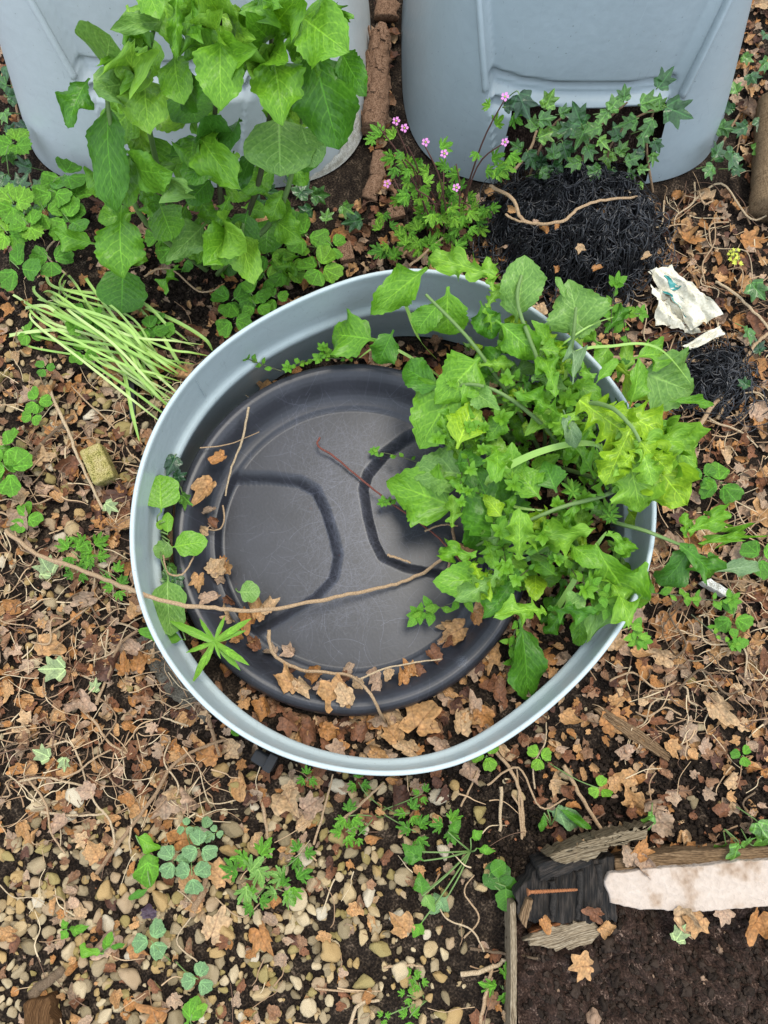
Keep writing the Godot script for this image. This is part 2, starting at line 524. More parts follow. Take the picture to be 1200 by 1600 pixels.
func make_materials() -> void:
	var n1 := bytes_of(fnl(1, 0.012, 4), 512)
	var n2 := bytes_of(fnl(2, 0.07, 4), 512)
	var n3 := bytes_of(fnl(3, 0.03, 3, FastNoiseLite.TYPE_CELLULAR), 512)
	var lump := bumps(n2, 512, 512, 6.0)
	var soil := mottle(n1, n2, 512, [[0.0, 0.008, 0.0055, 0.004], [0.4, 0.016, 0.011, 0.008], [0.7, 0.031, 0.022, 0.015], [1.0, 0.08, 0.058, 0.042]], 0.75)
	M.soil = mat(Color(1, 1, 1), 0.95, {"tex": soil, "nrm": lump, "ns": 1.4, "tri": 5.0, "world": true, "spec": 0.25})
	M.bed_soil = mat(lin(1.0, 0.9, 0.85), 0.95, {"tex": mottle(n1, n2, 512, [[0.0, 0.012, 0.008, 0.006], [0.5, 0.028, 0.018, 0.014], [0.8, 0.050, 0.034, 0.027], [1.0, 0.16, 0.125, 0.10]], 0.7), "nrm": lump, "ns": 1.5, "tri": 6.0, "world": true, "spec": 0.25})
	M.crumb = mat(lin(0.026, 0.018, 0.0135), 0.95, {"nrm": lump, "tri": 20.0, "vc": true, "spec": 0.2})
	var stone := mottle(n1, n2, 512, [[0.0, 0.30, 0.26, 0.20], [0.45, 0.62, 0.57, 0.48], [0.8, 0.85, 0.80, 0.72], [1.0, 1.0, 0.97, 0.9]], 0.45)
	M.stone_tex = stone
	M.stones = []
	for c in [[0.56, 0.44, 0.27], [0.50, 0.355, 0.175], [0.42, 0.345, 0.235], [0.62, 0.52, 0.37], [0.31, 0.255, 0.165], [0.66, 0.60, 0.50], [0.37, 0.305, 0.135], [0.46, 0.35, 0.24]]:
		M.stones.append(mat(lin(c[0], c[1], c[2]), 0.8, {"tex": stone, "nrm": lump, "ns": 1.4, "tri": 9.0 + M.stones.size(), "spec": 0.35}))
	M.stone_many = mat(Color(1, 1, 1), 0.85, {"tex": stone, "nrm": lump, "ns": 0.8, "tri": 8.0, "vc": true, "spec": 0.3})
	# plastics
	var drag := plastic_tex(400)
	var grubby := plastic_tex(900)
	M.bin = mat(lin(0.295, 0.345, 0.368), 0.38, {"tex": drag, "nrm": lump, "ns": 0.06, "tri": 1.1, "spec": 0.5})
	M.ring = mat(lin(0.40, 0.455, 0.462), 0.30, {"tex": grubby, "nrm": lump, "ns": 0.06, "tri": 1.4, "spec": 0.5})
	M.bin_glare = M.bin.duplicate()
	M.bin_glare.albedo_color = lin(0.46, 0.495, 0.500)  # same plastic, lightened: the glare on this bin is put into its colour
	M.scuff = mat(lin(0.80, 0.82, 0.82), 0.75, {"tex": stone, "nrm": lump, "ns": 0.6, "tri": 10.0})
	var sc := scratch_tex()
	M.lid = mat(lin(0.170, 0.174, 0.196), 0.40, {"tex": sc[0], "nrm": sc[1], "ns": 0.5, "spec": 0.45})
	M.black = mat(lin(0.010, 0.010, 0.011), 0.5, {"spec": 0.4})
	M.fibre = mat(lin(0.012, 0.012, 0.014), 0.36, {"spec": 0.5})
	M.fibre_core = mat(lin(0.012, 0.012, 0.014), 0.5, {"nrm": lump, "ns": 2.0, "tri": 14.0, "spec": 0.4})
	# wood
	var st := streaks(512, 31, 3.0, 9.0)
	var wood_n := bumps(st, 512, 512, 6.0)
	M.wood = mat(lin(0.22, 0.155, 0.095), 0.85, {"tex": mottle(st, n2, 512, [[0.0, 0.2, 0.17, 0.15], [0.5, 0.7, 0.66, 0.6], [1.0, 1.0, 1.0, 1.0]], 0.35), "nrm": wood_n, "ns": 1.0, "tri": 7.0, "spec": 0.25})
	M.old_wood = mat(lin(0.30, 0.27, 0.22), 0.9, {"tex": M.wood.albedo_texture, "nrm": wood_n, "ns": 1.0, "tri": 7.0, "spec": 0.2})
	M.red_wood = mat(lin(0.20, 0.085, 0.035), 0.9, {"tex": M.wood.albedo_texture, "nrm": wood_n, "ns": 1.0, "tri": 8.0, "spec": 0.2})
	M.char = mat(lin(0.022, 0.018, 0.015), 0.85, {"tex": mottle(n3, n2, 512, [[0.0, 0.2, 0.2, 0.2], [0.6, 0.7, 0.68, 0.65], [1.0, 1.6, 1.5, 1.4]], 0.6), "nrm": bumps(n3, 512, 512, 8.0), "ns": 1.0, "tri": 11.0, "spec": 0.4})
	M.bark = mat(lin(0.235, 0.145, 0.095), 0.95, {"tex": mottle(n3, n2, 512, [[0.0, 0.3, 0.27, 0.25], [0.5, 0.75, 0.7, 0.66], [1.0, 1.0, 1.0, 1.0]], 0.6), "nrm": bumps(n3, 512, 512, 7.0), "ns": 1.0, "tri": 9.0, "spec": 0.2})
	M.pale_stone = mat(lin(0.40, 0.335, 0.285), 0.9, {"tex": mottle(n1, n2, 512, [[0.0, 0.42, 0.31, 0.22], [0.24, 0.74, 0.66, 0.58], [0.42, 0.92, 0.89, 0.86], [1.0, 1.0, 0.99, 0.98]], 0.08), "nrm": lump, "ns": 0.5, "tri": 2.4, "spec": 0.3})
	var wt := mottle(st, n2, 512, [[0.0, 0.12, 0.10, 0.09], [0.35, 0.45, 0.40, 0.34], [0.6, 0.8, 0.75, 0.68], [1.0, 1.0, 1.0, 1.0]], 0.25)
	M.plank = mat(lin(0.20, 0.135, 0.08), 0.85, {"tex": wt, "nrm": wood_n, "ns": 1.2, "scale": Vector3(11, 2.5, 1), "spec": 0.25})
	M.old_plank = mat(lin(0.27, 0.225, 0.165), 0.9, {"tex": wt, "nrm": wood_n, "ns": 1.2, "scale": Vector3(11, 2.5, 1), "spec": 0.2})
	M.green_plank = mat(lin(0.20, 0.165, 0.115), 0.9, {"tex": wt, "nrm": wood_n, "ns": 1.2, "scale": Vector3(9, 2.0, 1), "spec": 0.2})
	M.char_plank = mat(lin(0.030, 0.024, 0.020), 0.8, {"tex": mottle(st, n3, 512, [[0.0, 0.06, 0.055, 0.05], [0.5, 0.45, 0.42, 0.38], [0.8, 1.0, 0.9, 0.8], [1.0, 2.0, 1.5, 1.1]], 0.8), "nrm": wood_n, "ns": 1.6, "scale": Vector3(8, 2.0, 1), "spec": 0.4})
	M.dark_plank = mat(lin(0.12, 0.065, 0.03), 0.9, {"tex": wt, "nrm": wood_n, "ns": 1.6, "scale": Vector3(14, 2.5, 1), "spec": 0.2})
	M.red_plank = mat(lin(0.17, 0.07, 0.03), 0.9, {"tex": wt, "nrm": wood_n, "ns": 1.2, "scale": Vector3(11, 2.5, 1), "spec": 0.2})
	M.moss_stone = mat(lin(0.36, 0.30, 0.15), 0.9, {"tex": mottle(n1, n2, 512, [[0.0, 0.35, 0.40, 0.16], [0.4, 0.75, 0.75, 0.5], [1.0, 1.0, 0.95, 0.85]], 0.6), "nrm": lump, "ns": 1.0, "tri": 8.0, "spec": 0.3})
	M.slab = mat(lin(0.10, 0.092, 0.075), 0.9, {"tex": stone, "nrm": lump, "ns": 1.0, "tri": 6.0})
	M.rust = mat(lin(0.36, 0.135, 0.045), 0.85, {"tex": mottle(n1, n2, 512, [[0.0, 0.4, 0.35, 0.3], [1.0, 1.0, 1.0, 1.0]], 0.7), "nrm": lump, "ns": 1.0, "tri": 40.0})
	M.paper = mat(lin(0.62, 0.585, 0.485), 0.45, {"tex": mottle(n1, n2, 512, [[0.0, 0.7, 0.62, 0.45], [0.35, 0.92, 0.90, 0.84], [1.0, 1.0, 1.0, 1.0]], 0.3), "tri": 5.0, "spec": 0.5})
	M.teal = mat(lin(0.03, 0.22, 0.21), 0.5)
	# green leaves
	var sow := leaf_tex(6.0, 0.42, 0.85, 101)
	var sow2 := leaf_tex(7.5, 0.3, 1.1, 111)
	M.sow = []
	for c in [[0.195, 0.475, 0.028], [0.155, 0.41, 0.024], [0.265, 0.555, 0.045], [0.090, 0.29, 0.018], [0.220, 0.45, 0.080], [0.345, 0.62, 0.028], [0.066, 0.22, 0.020]]:
		M.sow.append(mat(lin(c[0], c[1], c[2]), 0.36, {"tex": sow[0] if M.sow.size() % 2 == 0 else sow2[0], "nrm": sow[1] if M.sow.size() % 2 == 0 else sow2[1], "ns": 1.2, "back": Color(0.58, 0.64, 0.10), "spec": 0.36}))
	M.sow_pale = mat(lin(0.235, 0.385, 0.165), 0.6, {"tex": sow[0], "nrm": sow[1], "ns": 0.6, "back": Color(0.4, 0.5, 0.2), "spec": 0.25})
	var ivy := palm_tex([0.0, 48.0, -48.0, 105.0, -105.0], Vector2(-0.42, 0), 0.55, 0.10, 131)
	M.ivy = []
	for c in [[0.042, 0.135, 0.030], [0.080, 0.215, 0.034], [0.190, 0.390, 0.050], [0.026, 0.086, 0.028], [0.125, 0.295, 0.040]]:
		M.ivy.append(mat(lin(c[0], c[1], c[2]), 0.34, {"tex": ivy[0], "nrm": ivy[1], "ns": 0.7, "back": Color(0.3, 0.4, 0.1), "spec": 0.5}))
	var herb := palm_tex([0.0, 35.0, -35.0, 75.0, -75.0], Vector2(-0.3, 0), 0.22, 0.06, 141)
	M.herb = []
	for c in [[0.165, 0.42, 0.034], [0.235, 0.50, 0.042], [0.110, 0.31, 0.028], [0.250, 0.43, 0.185]]:
		M.herb.append(mat(lin(c[0], c[1], c[2]), 0.55, {"tex": herb[0], "nrm": herb[1], "ns": 0.5, "back": Color(0.5, 0.6, 0.15), "spec": 0.3}))
	M.stem = mat(lin(0.115, 0.185, 0.055), 0.5, {"spec": 0.35})
	M.stem_red = mat(lin(0.10, 0.045, 0.035), 0.6, {"spec": 0.3})
	M.stem_dark = mat(lin(0.05, 0.055, 0.02), 0.6)
	M.grass = [mat(lin(0.20, 0.345, 0.06), 0.45, {"back": Color(0.4, 0.5, 0.15)}), mat(lin(0.27, 0.42, 0.09), 0.45, {"back": Color(0.4, 0.5, 0.15)}), mat(lin(0.36, 0.46, 0.16), 0.5, {"back": Color(0.4, 0.45, 0.2)}), mat(lin(0.14, 0.29, 0.06), 0.45, {"back": Color(0.4, 0.5, 0.15)})]
	M.pink = mat(lin(0.62, 0.22, 0.50), 0.6, {"back": Color(0.5, 0.3, 0.45)})
	M.white = mat(lin(0.7, 0.72, 0.62), 0.7)
	M.yellow = mat(lin(0.42, 0.45, 0.04), 0.6)
	# dead leaves
	var dead := palm_tex([0.0, 48.0, -48.0, 105.0, -105.0], Vector2(-0.42, 0), -0.10, 0.09, 151)
	M.dead = []
	for c in [[0.68, 0.375, 0.155], [0.58, 0.265, 0.085], [0.72, 0.47, 0.25], [0.28, 0.120, 0.058], [0.145, 0.068, 0.044], [0.62, 0.41, 0.27], [0.50, 0.34, 0.22]]:
		M.dead.append(mat(lin(c[0], c[1], c[2]), 0.58, {"tex": dead[0], "nrm": dead[1], "ns": 0.5, "back": Color(0.25, 0.18, 0.1), "spec": 0.35}))
	M.dead_many = mat(Color(1, 1, 1), 0.65, {"tex": dead[0], "nrm": dead[1], "ns": 0.6, "vc": true, "spec": 0.3})
	M.pale_green = mat(lin(0.33, 0.42, 0.17), 0.6, {"tex": ivy[0], "nrm": ivy[1], "ns": 0.6})
	M.purple = mat(lin(0.085, 0.045, 0.075), 0.6, {"tex": dead[0], "nrm": dead[1]})
	# dry stalks
	M.stalk = []
	for c in [[0.44, 0.315, 0.195], [0.30, 0.205, 0.125], [0.16, 0.115, 0.075], [0.52, 0.41, 0.27], [0.20, 0.075, 0.06]]:
		M.stalk.append(mat(lin(c[0], c[1], c[2]), 0.85, {"tex": M.bark.albedo_texture, "nrm": lump, "ns": 1.0, "tri": 26.0, "spec": 0.25}))
	M.strand = mat(Color(1, 1, 1), 0.85, {"vc": true, "spec": 0.2})

# ---------------------------------------------------------------- leaf kinds (a few meshes of each, shared)
func pv(a: Array) -> PackedVector2Array:
	var out := PackedVector2Array()
	for p in a: out.append(Vector2(p[0], p[1]))
	return out

func make_leaves() -> void:
	var broad := pv([[0, 0.03], [0.05, 0.10], [0.10, 0.12], [0.17, 0.05], [0.24, 0.05], [0.30, 0.19], [0.36, 0.30], [0.5, 0.36], [0.66, 0.34], [0.82, 0.24], [0.93, 0.11], [1, 0.0]])
	var oval := pv([[0, 0.025], [0.12, 0.03], [0.2, 0.16], [0.3, 0.29], [0.48, 0.35], [0.65, 0.34], [0.82, 0.26], [0.94, 0.13], [1, 0.0]])
	var delta := pv([[0, 0.03], [0.12, 0.05], [0.2, 0.30], [0.26, 0.40], [0.34, 0.43], [0.5, 0.38], [0.66, 0.29], [0.82, 0.17], [0.94, 0.07], [1, 0.0]])
	var jag := pv([[0, 0.06], [0.08, 0.16], [0.13, 0.06], [0.2, 0.08], [0.27, 0.24], [0.33, 0.10], [0.4, 0.13], [0.48, 0.31], [0.55, 0.17], [0.62, 0.30], [0.7, 0.29], [0.85, 0.15], [1, 0.0]])
	var round := pv([[0, 0.02], [0.1, 0.03], [0.14, 0.2], [0.2, 0.36], [0.36, 0.48], [0.58, 0.50], [0.78, 0.41], [0.92, 0.23], [1, 0.0]])
	var lance := pv([[0, 0.03], [0.15, 0.065], [0.4, 0.085], [0.7, 0.07], [0.9, 0.03], [1, 0.0]])
	var egg := pv([[0, 0.03], [0.12, 0.05], [0.3, 0.24], [0.5, 0.27], [0.75, 0.17], [1, 0.0]])
	for k in 5:
		LM.get_or_add("broad", []).append(blade(broad, 11, 0.20, {"bend": rf(0.4, 1.2), "fold": rf(0.1, 0.45), "ruffle": rf(0.12, 0.36), "freq": rf(4, 7), "twist": rf(-0.4, 0.4), "pucker": 0.02}))
		LM.get_or_add("oval", []).append(blade(oval, 12, 0.16, {"bend": rf(0.3, 1.1), "fold": rf(0.1, 0.45), "ruffle": rf(0.12, 0.34), "freq": rf(4, 7), "twist": rf(-0.4, 0.4), "pucker": 0.02}))
		LM.get_or_add("delta", []).append(blade(delta, 10, 0.24, {"bend": rf(0.2, 0.9), "fold": rf(0.0, 0.4), "ruffle": rf(0.1, 0.3), "freq": rf(4, 7), "twist": rf(-0.4, 0.4), "pucker": 0.02}))
		LM.get_or_add("jag", []).append(blade(jag, 15, 0.30, {"bend": rf(0.3, 1.5), "fold": rf(0.2, 0.6), "ruffle": rf(0.3, 0.6), "twist": rf(-0.8, 0.8), "freq": 9.0, "pucker": 0.03, "n": 45}))
		LM.get_or_add("round", []).append(blade(round, 17, 0.05, {"bend": rf(0.1, 0.6), "fold": rf(-0.05, 0.2), "ruffle": rf(0.02, 0.1), "pucker": 0.012}))
		LM.get_or_add("lance", []).append(blade(lance, 3, 0.02, {"bend": rf(0.1, 0.5), "fold": rf(0.2, 0.6), "ruffle": 0.05, "n": 16, "w": 4, "pucker": 0.004}))
		LM.get_or_add("egg", []).append(blade(egg, 2, 0.02, {"bend": rf(0.2, 0.9), "fold": rf(0.1, 0.5), "ruffle": 0.06, "n": 12, "w": 4, "pucker": 0.006}))
		LM.get_or_add("ivy", []).append(lobed([[0, 1.0], [12, 0.72], [27, 0.50], [48, 0.86], [62, 0.56], [82, 0.44], [105, 0.66], [128, 0.52], [152, 0.50], [170, 0.40], [180, 0.30]], {"curl": rf(0.05, 0.35), "fold": rf(0.05, 0.35), "noise": 0.06, "seg": 60}))
		LM.get_or_add("ivy_young", []).append(lobed([[0, 1.0], [10, 0.62], [26, 0.38], [46, 0.8], [60, 0.42], [82, 0.34], [104, 0.58], [128, 0.42], [160, 0.42], [180, 0.30]], {"curl": rf(0.0, 0.4), "fold": rf(0.05, 0.4), "noise": 0.06, "seg": 60}))
		LM.get_or_add("herb", []).append(lobed([[0, 1.0], [6, 0.85], [10, 0.88], [16, 0.62], [22, 0.62], [27, 0.32], [34, 0.82], [40, 0.90], [46, 0.66], [53, 0.70], [60, 0.30], [70, 0.62], [78, 0.72], [86, 0.5], [95, 0.55], [105, 0.26], [180, 0.16]], {"curl": rf(0.1, 0.5), "fold": rf(0.0, 0.3), "noise": 0.08, "seg": 96, "rings": 3}))
		LM.get_or_add("leaflet", []).append(lobed([[0, 0.92], [14, 1.0], [25, 0.88], [36, 0.98], [50, 0.92], [64, 0.76], [95, 0.5], [135, 0.36], [180, 0.32]], {"curl": rf(0.0, 0.3), "fold": rf(0.0, 0.25), "noise": 0.06, "seg": 40, "rings": 3}))
		var saw := []
		for q in 19: saw.append([q * 10.0, (0.62 + 0.38 * pow(maxf(0.0, cos(deg_to_rad(q * 5.0))), 0.6) - 0.25 * smoothstep(70, 180, q * 10.0)) * (1.0 if q % 2 else 0.86)])
		LM.get_or_add("toothed", []).append(lobed(saw, {"curl": rf(0.0, 0.3), "fold": rf(0.1, 0.4), "noise": 0.06, "seg": 72, "rings": 3}))
		LM.get_or_add("heartlet", []).append(lobed([[0, 0.80], [10, 0.93], [24, 1.0], [45, 0.93], [70, 0.72], [110, 0.48], [180, 0.3]], {"curl": rf(0.0, 0.2), "fold": rf(0.1, 0.3), "noise": 0.04, "seg": 32, "rings": 3}))
	for k in 9:
		var cr := rf(0.25, 1.25) * (1.0 if k % 3 else -0.8)
		LM.get_or_add("dead", []).append(lobed([[[0, 1.0], [10, 0.80], [24, 0.56], [38, 0.72], [48, 0.86], [58, 0.66], [78, 0.46], [96, 0.58], [108, 0.66], [124, 0.52], [150, 0.52], [170, 0.44], [180, 0.32]], [[0, 1.05], [12, 0.80], [30, 0.56], [46, 0.70], [58, 0.90], [70, 0.66], [95, 0.54], [130, 0.56], [160, 0.50], [180, 0.34]], [[0, 1.0], [15, 0.84], [35, 0.66], [60, 0.54], [90, 0.50], [130, 0.50], [160, 0.46], [180, 0.34]]][k % 3 if k < 6 else k % 2], {"curl": cr, "fold": rf(-0.2, 0.9), "noise": rf(0.03, 0.09), "edge": 0.3, "seg": 44, "rings": 5}))
	for k in 9:   # wound up, folded or torn
		LM.dead.append(lobed([[[0, 1.0], [15, 0.84], [35, 0.66], [60, 0.54], [90, 0.50], [130, 0.50], [160, 0.46], [180, 0.34]], [[0, 1.05], [12, 0.80], [30, 0.56], [46, 0.70], [58, 0.90], [70, 0.66], [95, 0.54], [130, 0.56], [160, 0.50], [180, 0.34]], [[0, 0.7], [20, 0.95], [50, 0.5], [75, 0.8], [110, 0.6], [150, 0.75], [180, 0.6]]][k % 3], {"curl": rf(0.1, 0.5), "fold": rf(-0.3, 0.5), "noise": rf(0.03, 0.09), "edge": 0.4, "seg": 44, "rings": 6, "roll": rf(0.35, 0.95), "axis": PI / 2 + rf(-0.4, 0.4) if k % 2 else rf(0, TAU)}))
	for k in 5:   # scraps: plain, rolled or torn pieces
		LM.get_or_add("scrap", []).append(lobed([[0, 1.0], [40, rf(0.5, 0.8)], [90, rf(0.35, 0.6)], [140, rf(0.4, 0.7)], [180, 0.7]], {"curl": rf(0.5, 1.6), "fold": rf(0.2, 1.0), "noise": 0.09, "edge": 0.4, "seg": 20, "rings": 4, "roll": rf(0.35, 1.2)}))

# one leaf from its stalk end to its tip, face turned up and a little to the viewer's side
func leaf(parent: Node3D, kind: String, a: Vector3, tip: Vector3, wide: float, m: Material, roll := 0.0, called := "leaf", face := Vector3(0, 1, 0.45)) -> MeshInstance3D:
	var x := tip - a
	var l := x.length()
	x = x / l
	var z := x.cross(face).normalized()
	var y := z.cross(x).normalized()
	var b := Basis(x * l, y * l, z * l * wide)
	b = Basis(x, roll) * b
	var list: Array = LM[kind]
	return put(called, list[rng.randi() % list.size()], m, parent, Transform3D(b, a - parent.position))

# a lobed leaf laid with its centre at p
func flat_leaf(parent: Node, kind: String, p: Vector3, r: float, turn: float, m: Material, tilt := 0.3, called := "leaf") -> MeshInstance3D:
	var b := Basis(Vector3(rf(-1, 1), 0, rf(-1, 1)).normalized(), rf(0.0, tilt)) * Basis(Vector3.UP, turn)
	var list: Array = LM[kind]
	var off: Vector3 = (parent as Node3D).position if parent else Vector3.ZERO
	return put(called, list[rng.randi() % list.size()], m, parent, Transform3D(b.scaled(Vector3.ONE * r), p - off))

func stem(parent: Node3D, pts: Array, r0: float, r1: float, m: Material, called := "stem", steps := 5) -> MeshInstance3D:
	var loc := []
	for p in pts: loc.append(p - parent.position)
	return put(called, tube(spline(loc, steps), r0, r1, 6, 0.05), m, parent)

# ---------------------------------------------------------------- the large things
func make_ground() -> void:
	var b := Buf.new()
	var xs := []
	var n := 210
	for k in n + 1:
		var t := 2.0 * k / n - 1.0
		xs.append(1.35 * t + 12.0 * pow(t, 9))
	for a in n + 1:
		for k in n + 1:
			var x: float = xs[a]
			var z: float = xs[k] - 0.6
			b.v.append(Vector3(x, gy(x, z) - 0.004, z))
	quads(b, 0, n + 1, n + 1)
	var o := put("ground", done(b), M.soil)
	tag(o, "dark brown garden soil under the leaf litter and gravel", "", "", "structure")

func bin_radius(a: float, n: float) -> float:
	return pow(pow(absf(cos(a)), n) + pow(absf(sin(a)), n), -1.0 / n)

# Bin body: rounded square, tapering upwards, a sunk hatch panel between two slanting shoulders on the front.
func compost_bin(label: String, cx: float, cz: float, r0: float, k: float, n: float, ry: float, pan: Dictionary) -> void:
	var t := thing("compost_bin", label, "compost bin", Vector3(cx, 0, cz), "grey compost bins")
	var bm: Material = M.bin_glare if pan.scuff else M.bin
	var hh := 0.78
	var na := 300
	var nh := 150
	var b := Buf.new()
	var open := {}
	for i in nh + 1:
		var h := hh * i / nh
		for j in na:
			# more columns on the front
			var q := 2.0 * j / na - 1.0
			var a := PI * (0.55 * q + 0.45 * q * q * q)
			var R := r0 - k * h
			var r := bin_radius(a, n)
			var x := R * r * sin(a)
			var z := R * ry * r * cos(a)
			if cos(a) > 0.2:
				var xl: float = lerpf(pan.l0, pan.l1, (h - 0.2) / 0.18)
				var xr: float = lerpf(pan.r0, pan.r1, (h - 0.2) / 0.18)
				var bow: float = pan.seam - 0.012 * (1.0 - pow(x / 0.17, 2))
				var d := minf(minf(x - xl, xr - x), h - bow + 0.034)
				var inset := 0.030 * minf(clampf((x - xl + 0.012) / 0.016, 0.0, 1.0), clampf((xr - x + 0.030) / 0.034, 0.0, 1.0)) * smoothstep(-0.02, 0.0, h - bow + 0.04) * smoothstep(0.66, 0.60, h)
				# seam under the hatch and the lip below it
				if minf(x - xl, xr - x) > -0.004:
					inset += 0.012 * smoothstep(0.005, 0.0, absf(h - bow + 0.004) - 0.002)
					inset += 0.006 * smoothstep(0.0, -0.006, h - bow)
					inset -= 0.020 * smoothstep(0.007, 0.0, absf(h - bow + 0.033) - 0.003)
				z -= inset
				if pan.open and h < bow - 0.038 and x > pan.ol and x < pan.orr and d > -1.0:
					open[i * na + j] = true
			b.v.append(Vector3(x, h, z))
	for i in nh:
		for j in na:
			var j2 := (j + 1) % na
			var p := i * na + j
			var q := i * na + j2
			var r := p + na
			var s := q + na
			if open.has(p) and open.has(q) and open.has(r) and open.has(s): continue
			b.i.append_array([p, s, q, p, r, s])
	put("body", done(b), bm, t)
	# inner skin of the opening: the dark heap inside
	var hp := Buf.new()
	for i in 16:
		for j in 40:
			var a := TAU * j / 40
			var f := i / 15.0
			var R := (r0 - 0.045) * bin_radius(a, n) * (1.0 - f)
			hp.v.append(Vector3(R * sin(a), 0.02 + 0.18 * smoothstep(0.0, 0.5, f) + 0.012 * lf_noise.get_noise_2d(i * 30, j * 50), R * ry * cos(a)))
	quads(hp, 0, 16, 40, true)
	put("compost", done(hp), M.bed_soil, t)
	# lid with a rounded edge and a knob
	var lb := Buf.new()
	var rt := r0 - k * hh
	var prof := [[1.0, hh - 0.01], [1.06, hh - 0.01], [1.06, hh + 0.02], [1.02, hh + 0.035], [0.6, hh + 0.055], [0.25, hh + 0.06], [0.22, hh + 0.09], [0.15, hh + 0.1], [0.0, hh + 0.1]]
	for p in prof:
		for j in 60:
			var a := TAU * j / 60
			lb.v.append(Vector3(rt * p[0] * bin_radius(a, n) * sin(a), p[1], rt * ry * p[0] * bin_radius(a, n) * cos(a)))
	quads(lb, 0, prof.size(), 60, true)
	put("lid", done(lb), bm, t)
	# moulded ridge that runs down each shoulder
	for sd in [["l0", "l1", -1.0], ["r0", "r1", 1.6]]:
		var path := []
		for i in 7:
			var h := lerpf(pan.seam - 0.02, 0.47, i / 6.0)
			var x: float = lerpf(pan[sd[0]], pan[sd[1]], (h - 0.2) / 0.18) + sd[2] * 0.013
			var R := r0 - k * h
			x = clampf(x, -0.93 * R, 0.93 * R)
			var ux := clampf(absf(x) / R, 0.0, 0.98)
			path.append(Vector3(x, h, R * ry * pow(1.0 - pow(ux, n), 1.0 / n) - 0.0035))
		put("shoulder_ridge", tube(spline(path, 4), 0.007 if sd[2] < 0 else 0.013, 0.006 if sd[2] < 0 else 0.012, 10, 0.0, 1.0 if sd[2] < 0 else 0.55), bm, t)
	if pan.scuff:   # whitened wear along the base at one corner
		var sb := Buf.new()
		for i in 10:
			for j in 26:
				var h := 0.002 + 0.062 * i / 9.0 * (0.12 + 0.88 * pow(j / 25.0, 1.3)) * (1.0 + 0.25 * lf_noise.get_noise_2d(j * 60, i * 20))
				var a := lerpf(0.58, 1.02, j / 25.0)
				var R := r0 - k * h + 0.0015
				sb.v.append(Vector3(R * bin_radius(a, n) * sin(a), h, R * ry * bin_radius(a, n) * cos(a)))
		quads(sb, 0, 10, 26)
		var o := put("base_edge", done(sb), M.scuff, t)
		o.set_meta("label", "whitened worn base edge of the bin")

const RING_H := 0.238
var ring_at := Vector3.ZERO
var ring_r := PackedFloat32Array()

func ring_radius(a: float) -> float:
	var f := fposmod(a, TAU) / TAU * 72.0
	return lerpf(ring_r[int(f) % 72], ring_r[(int(f) + 1) % 72], f - floor(f))

func make_ring() -> void:
	var h := RING_H
	var pts := []
	for p in [[400, 498], [367, 530], [328, 550], [293, 588], [247, 657], [212, 750], [203, 810], [203, 887], [217, 943], [253, 1020], [313, 1093], [377, 1153], [433, 1180], [487, 1197], [545, 1207], [600, 1212], [645, 1210], [737, 1187], [820, 1132], [875, 1088], [933, 1033], [973, 977], [1007, 913], [1023, 853], [1026, 810], [1018, 720], [990, 640], [940, 570], [863, 507], [790, 452], [740, 433], [693, 423], [633, 418], [567, 430], [500, 453], [433, 483]]:
		pts.append(S(p[0], p[1], h))
	var c := Vector3.ZERO
	for p in pts: c += p
	c /= pts.size()
	c.y = 0
	ring_at = c
	var pol := []
	for p in pts: pol.append(Vector2(fposmod(atan2(p.z - c.z, p.x - c.x), TAU), Vector2(p.x - c.x, p.z - c.z).length()))
	pol.sort_custom(func(p, q): return p.x < q.x)
	for k in 72:
		var a := TAU * k / 72
		var sw := 0.0; var sr := 0.0
		for p in pol:
			var d := absf(wrapf(p.x - a, -PI, PI))
			var w := exp(-pow(d / 0.27, 2))
			sw += w; sr += w * p.y
		ring_r.append(sr / sw)
	var t := thing("compost_bin_ring", "grey plastic compost bin ring standing open on the leaf litter", "bin ring", c)
	var seg := 220
	var prof := [[-0.0005, 0.0], [0.004, 0.02], [0.0, 0.05], [-0.006, 0.068], [-0.011, 0.082], [-0.0145, 0.092], [-0.0158, 0.099], [-0.0146, 0.1035], [-0.0115, 0.107], [-0.0075, 0.110], [-0.0052, 0.116], [-0.0045, 0.13], [-0.0050, 0.185], [-0.0062, 0.197], [-0.0068, 0.204], [-0.0064, 0.2075], [-0.0052, 0.2093], [-0.0035, 0.21]]
	var outer := [[-0.0035, 0.21], [-0.0010, 0.2098], [0.0006, 0.2085], [0.0012, 0.206], [0.0010, 0.199], [-0.0006, 0.1965], [0.0, 0.19], [0.0015, 0.13], [0.002, 0.118], [-0.008, 0.100], [0.002, 0.084], [0.010, 0.06], [0.014, 0.02], [0.014, 0.0]]
	for part in [["wall", prof], ["outer_face", outer]]:
		var b := Buf.new()
		for p in part[1]:
			for k in seg:
				var a := TAU * k / seg
				var r: float = ring_radius(a) + p[0] + 0.0012 * sin(a * 5.0 + p[1] * 9.0)
				b.v.append(Vector3(cos(a) * r, p[1] + RING_H - 0.21 if p[1] > 0.03 else p[1], sin(a) * r))
		quads(b, 0, part[1].size(), seg, true)
		put(part[0], done(b), M.ring, t)
	# small seam where the moulding halves meet
	var sp := []
	for k in 5: sp.append(Vector3(cos(3.75) * (ring_radius(3.75) - 0.0042), 0.15 + 0.019 * k, sin(3.75) * (ring_radius(3.75) - 0.0042)))
	put("mould_seam", tube(spline(sp, 2), 0.0012, 0.0012, 5), M.ring, t)

func in_ring(x: float, z: float) -> bool:
	var q := Vector2(x - ring_at.x, z - ring_at.z)
	return q.length() < ring_radius(atan2(q.y, q.x)) - 0.006

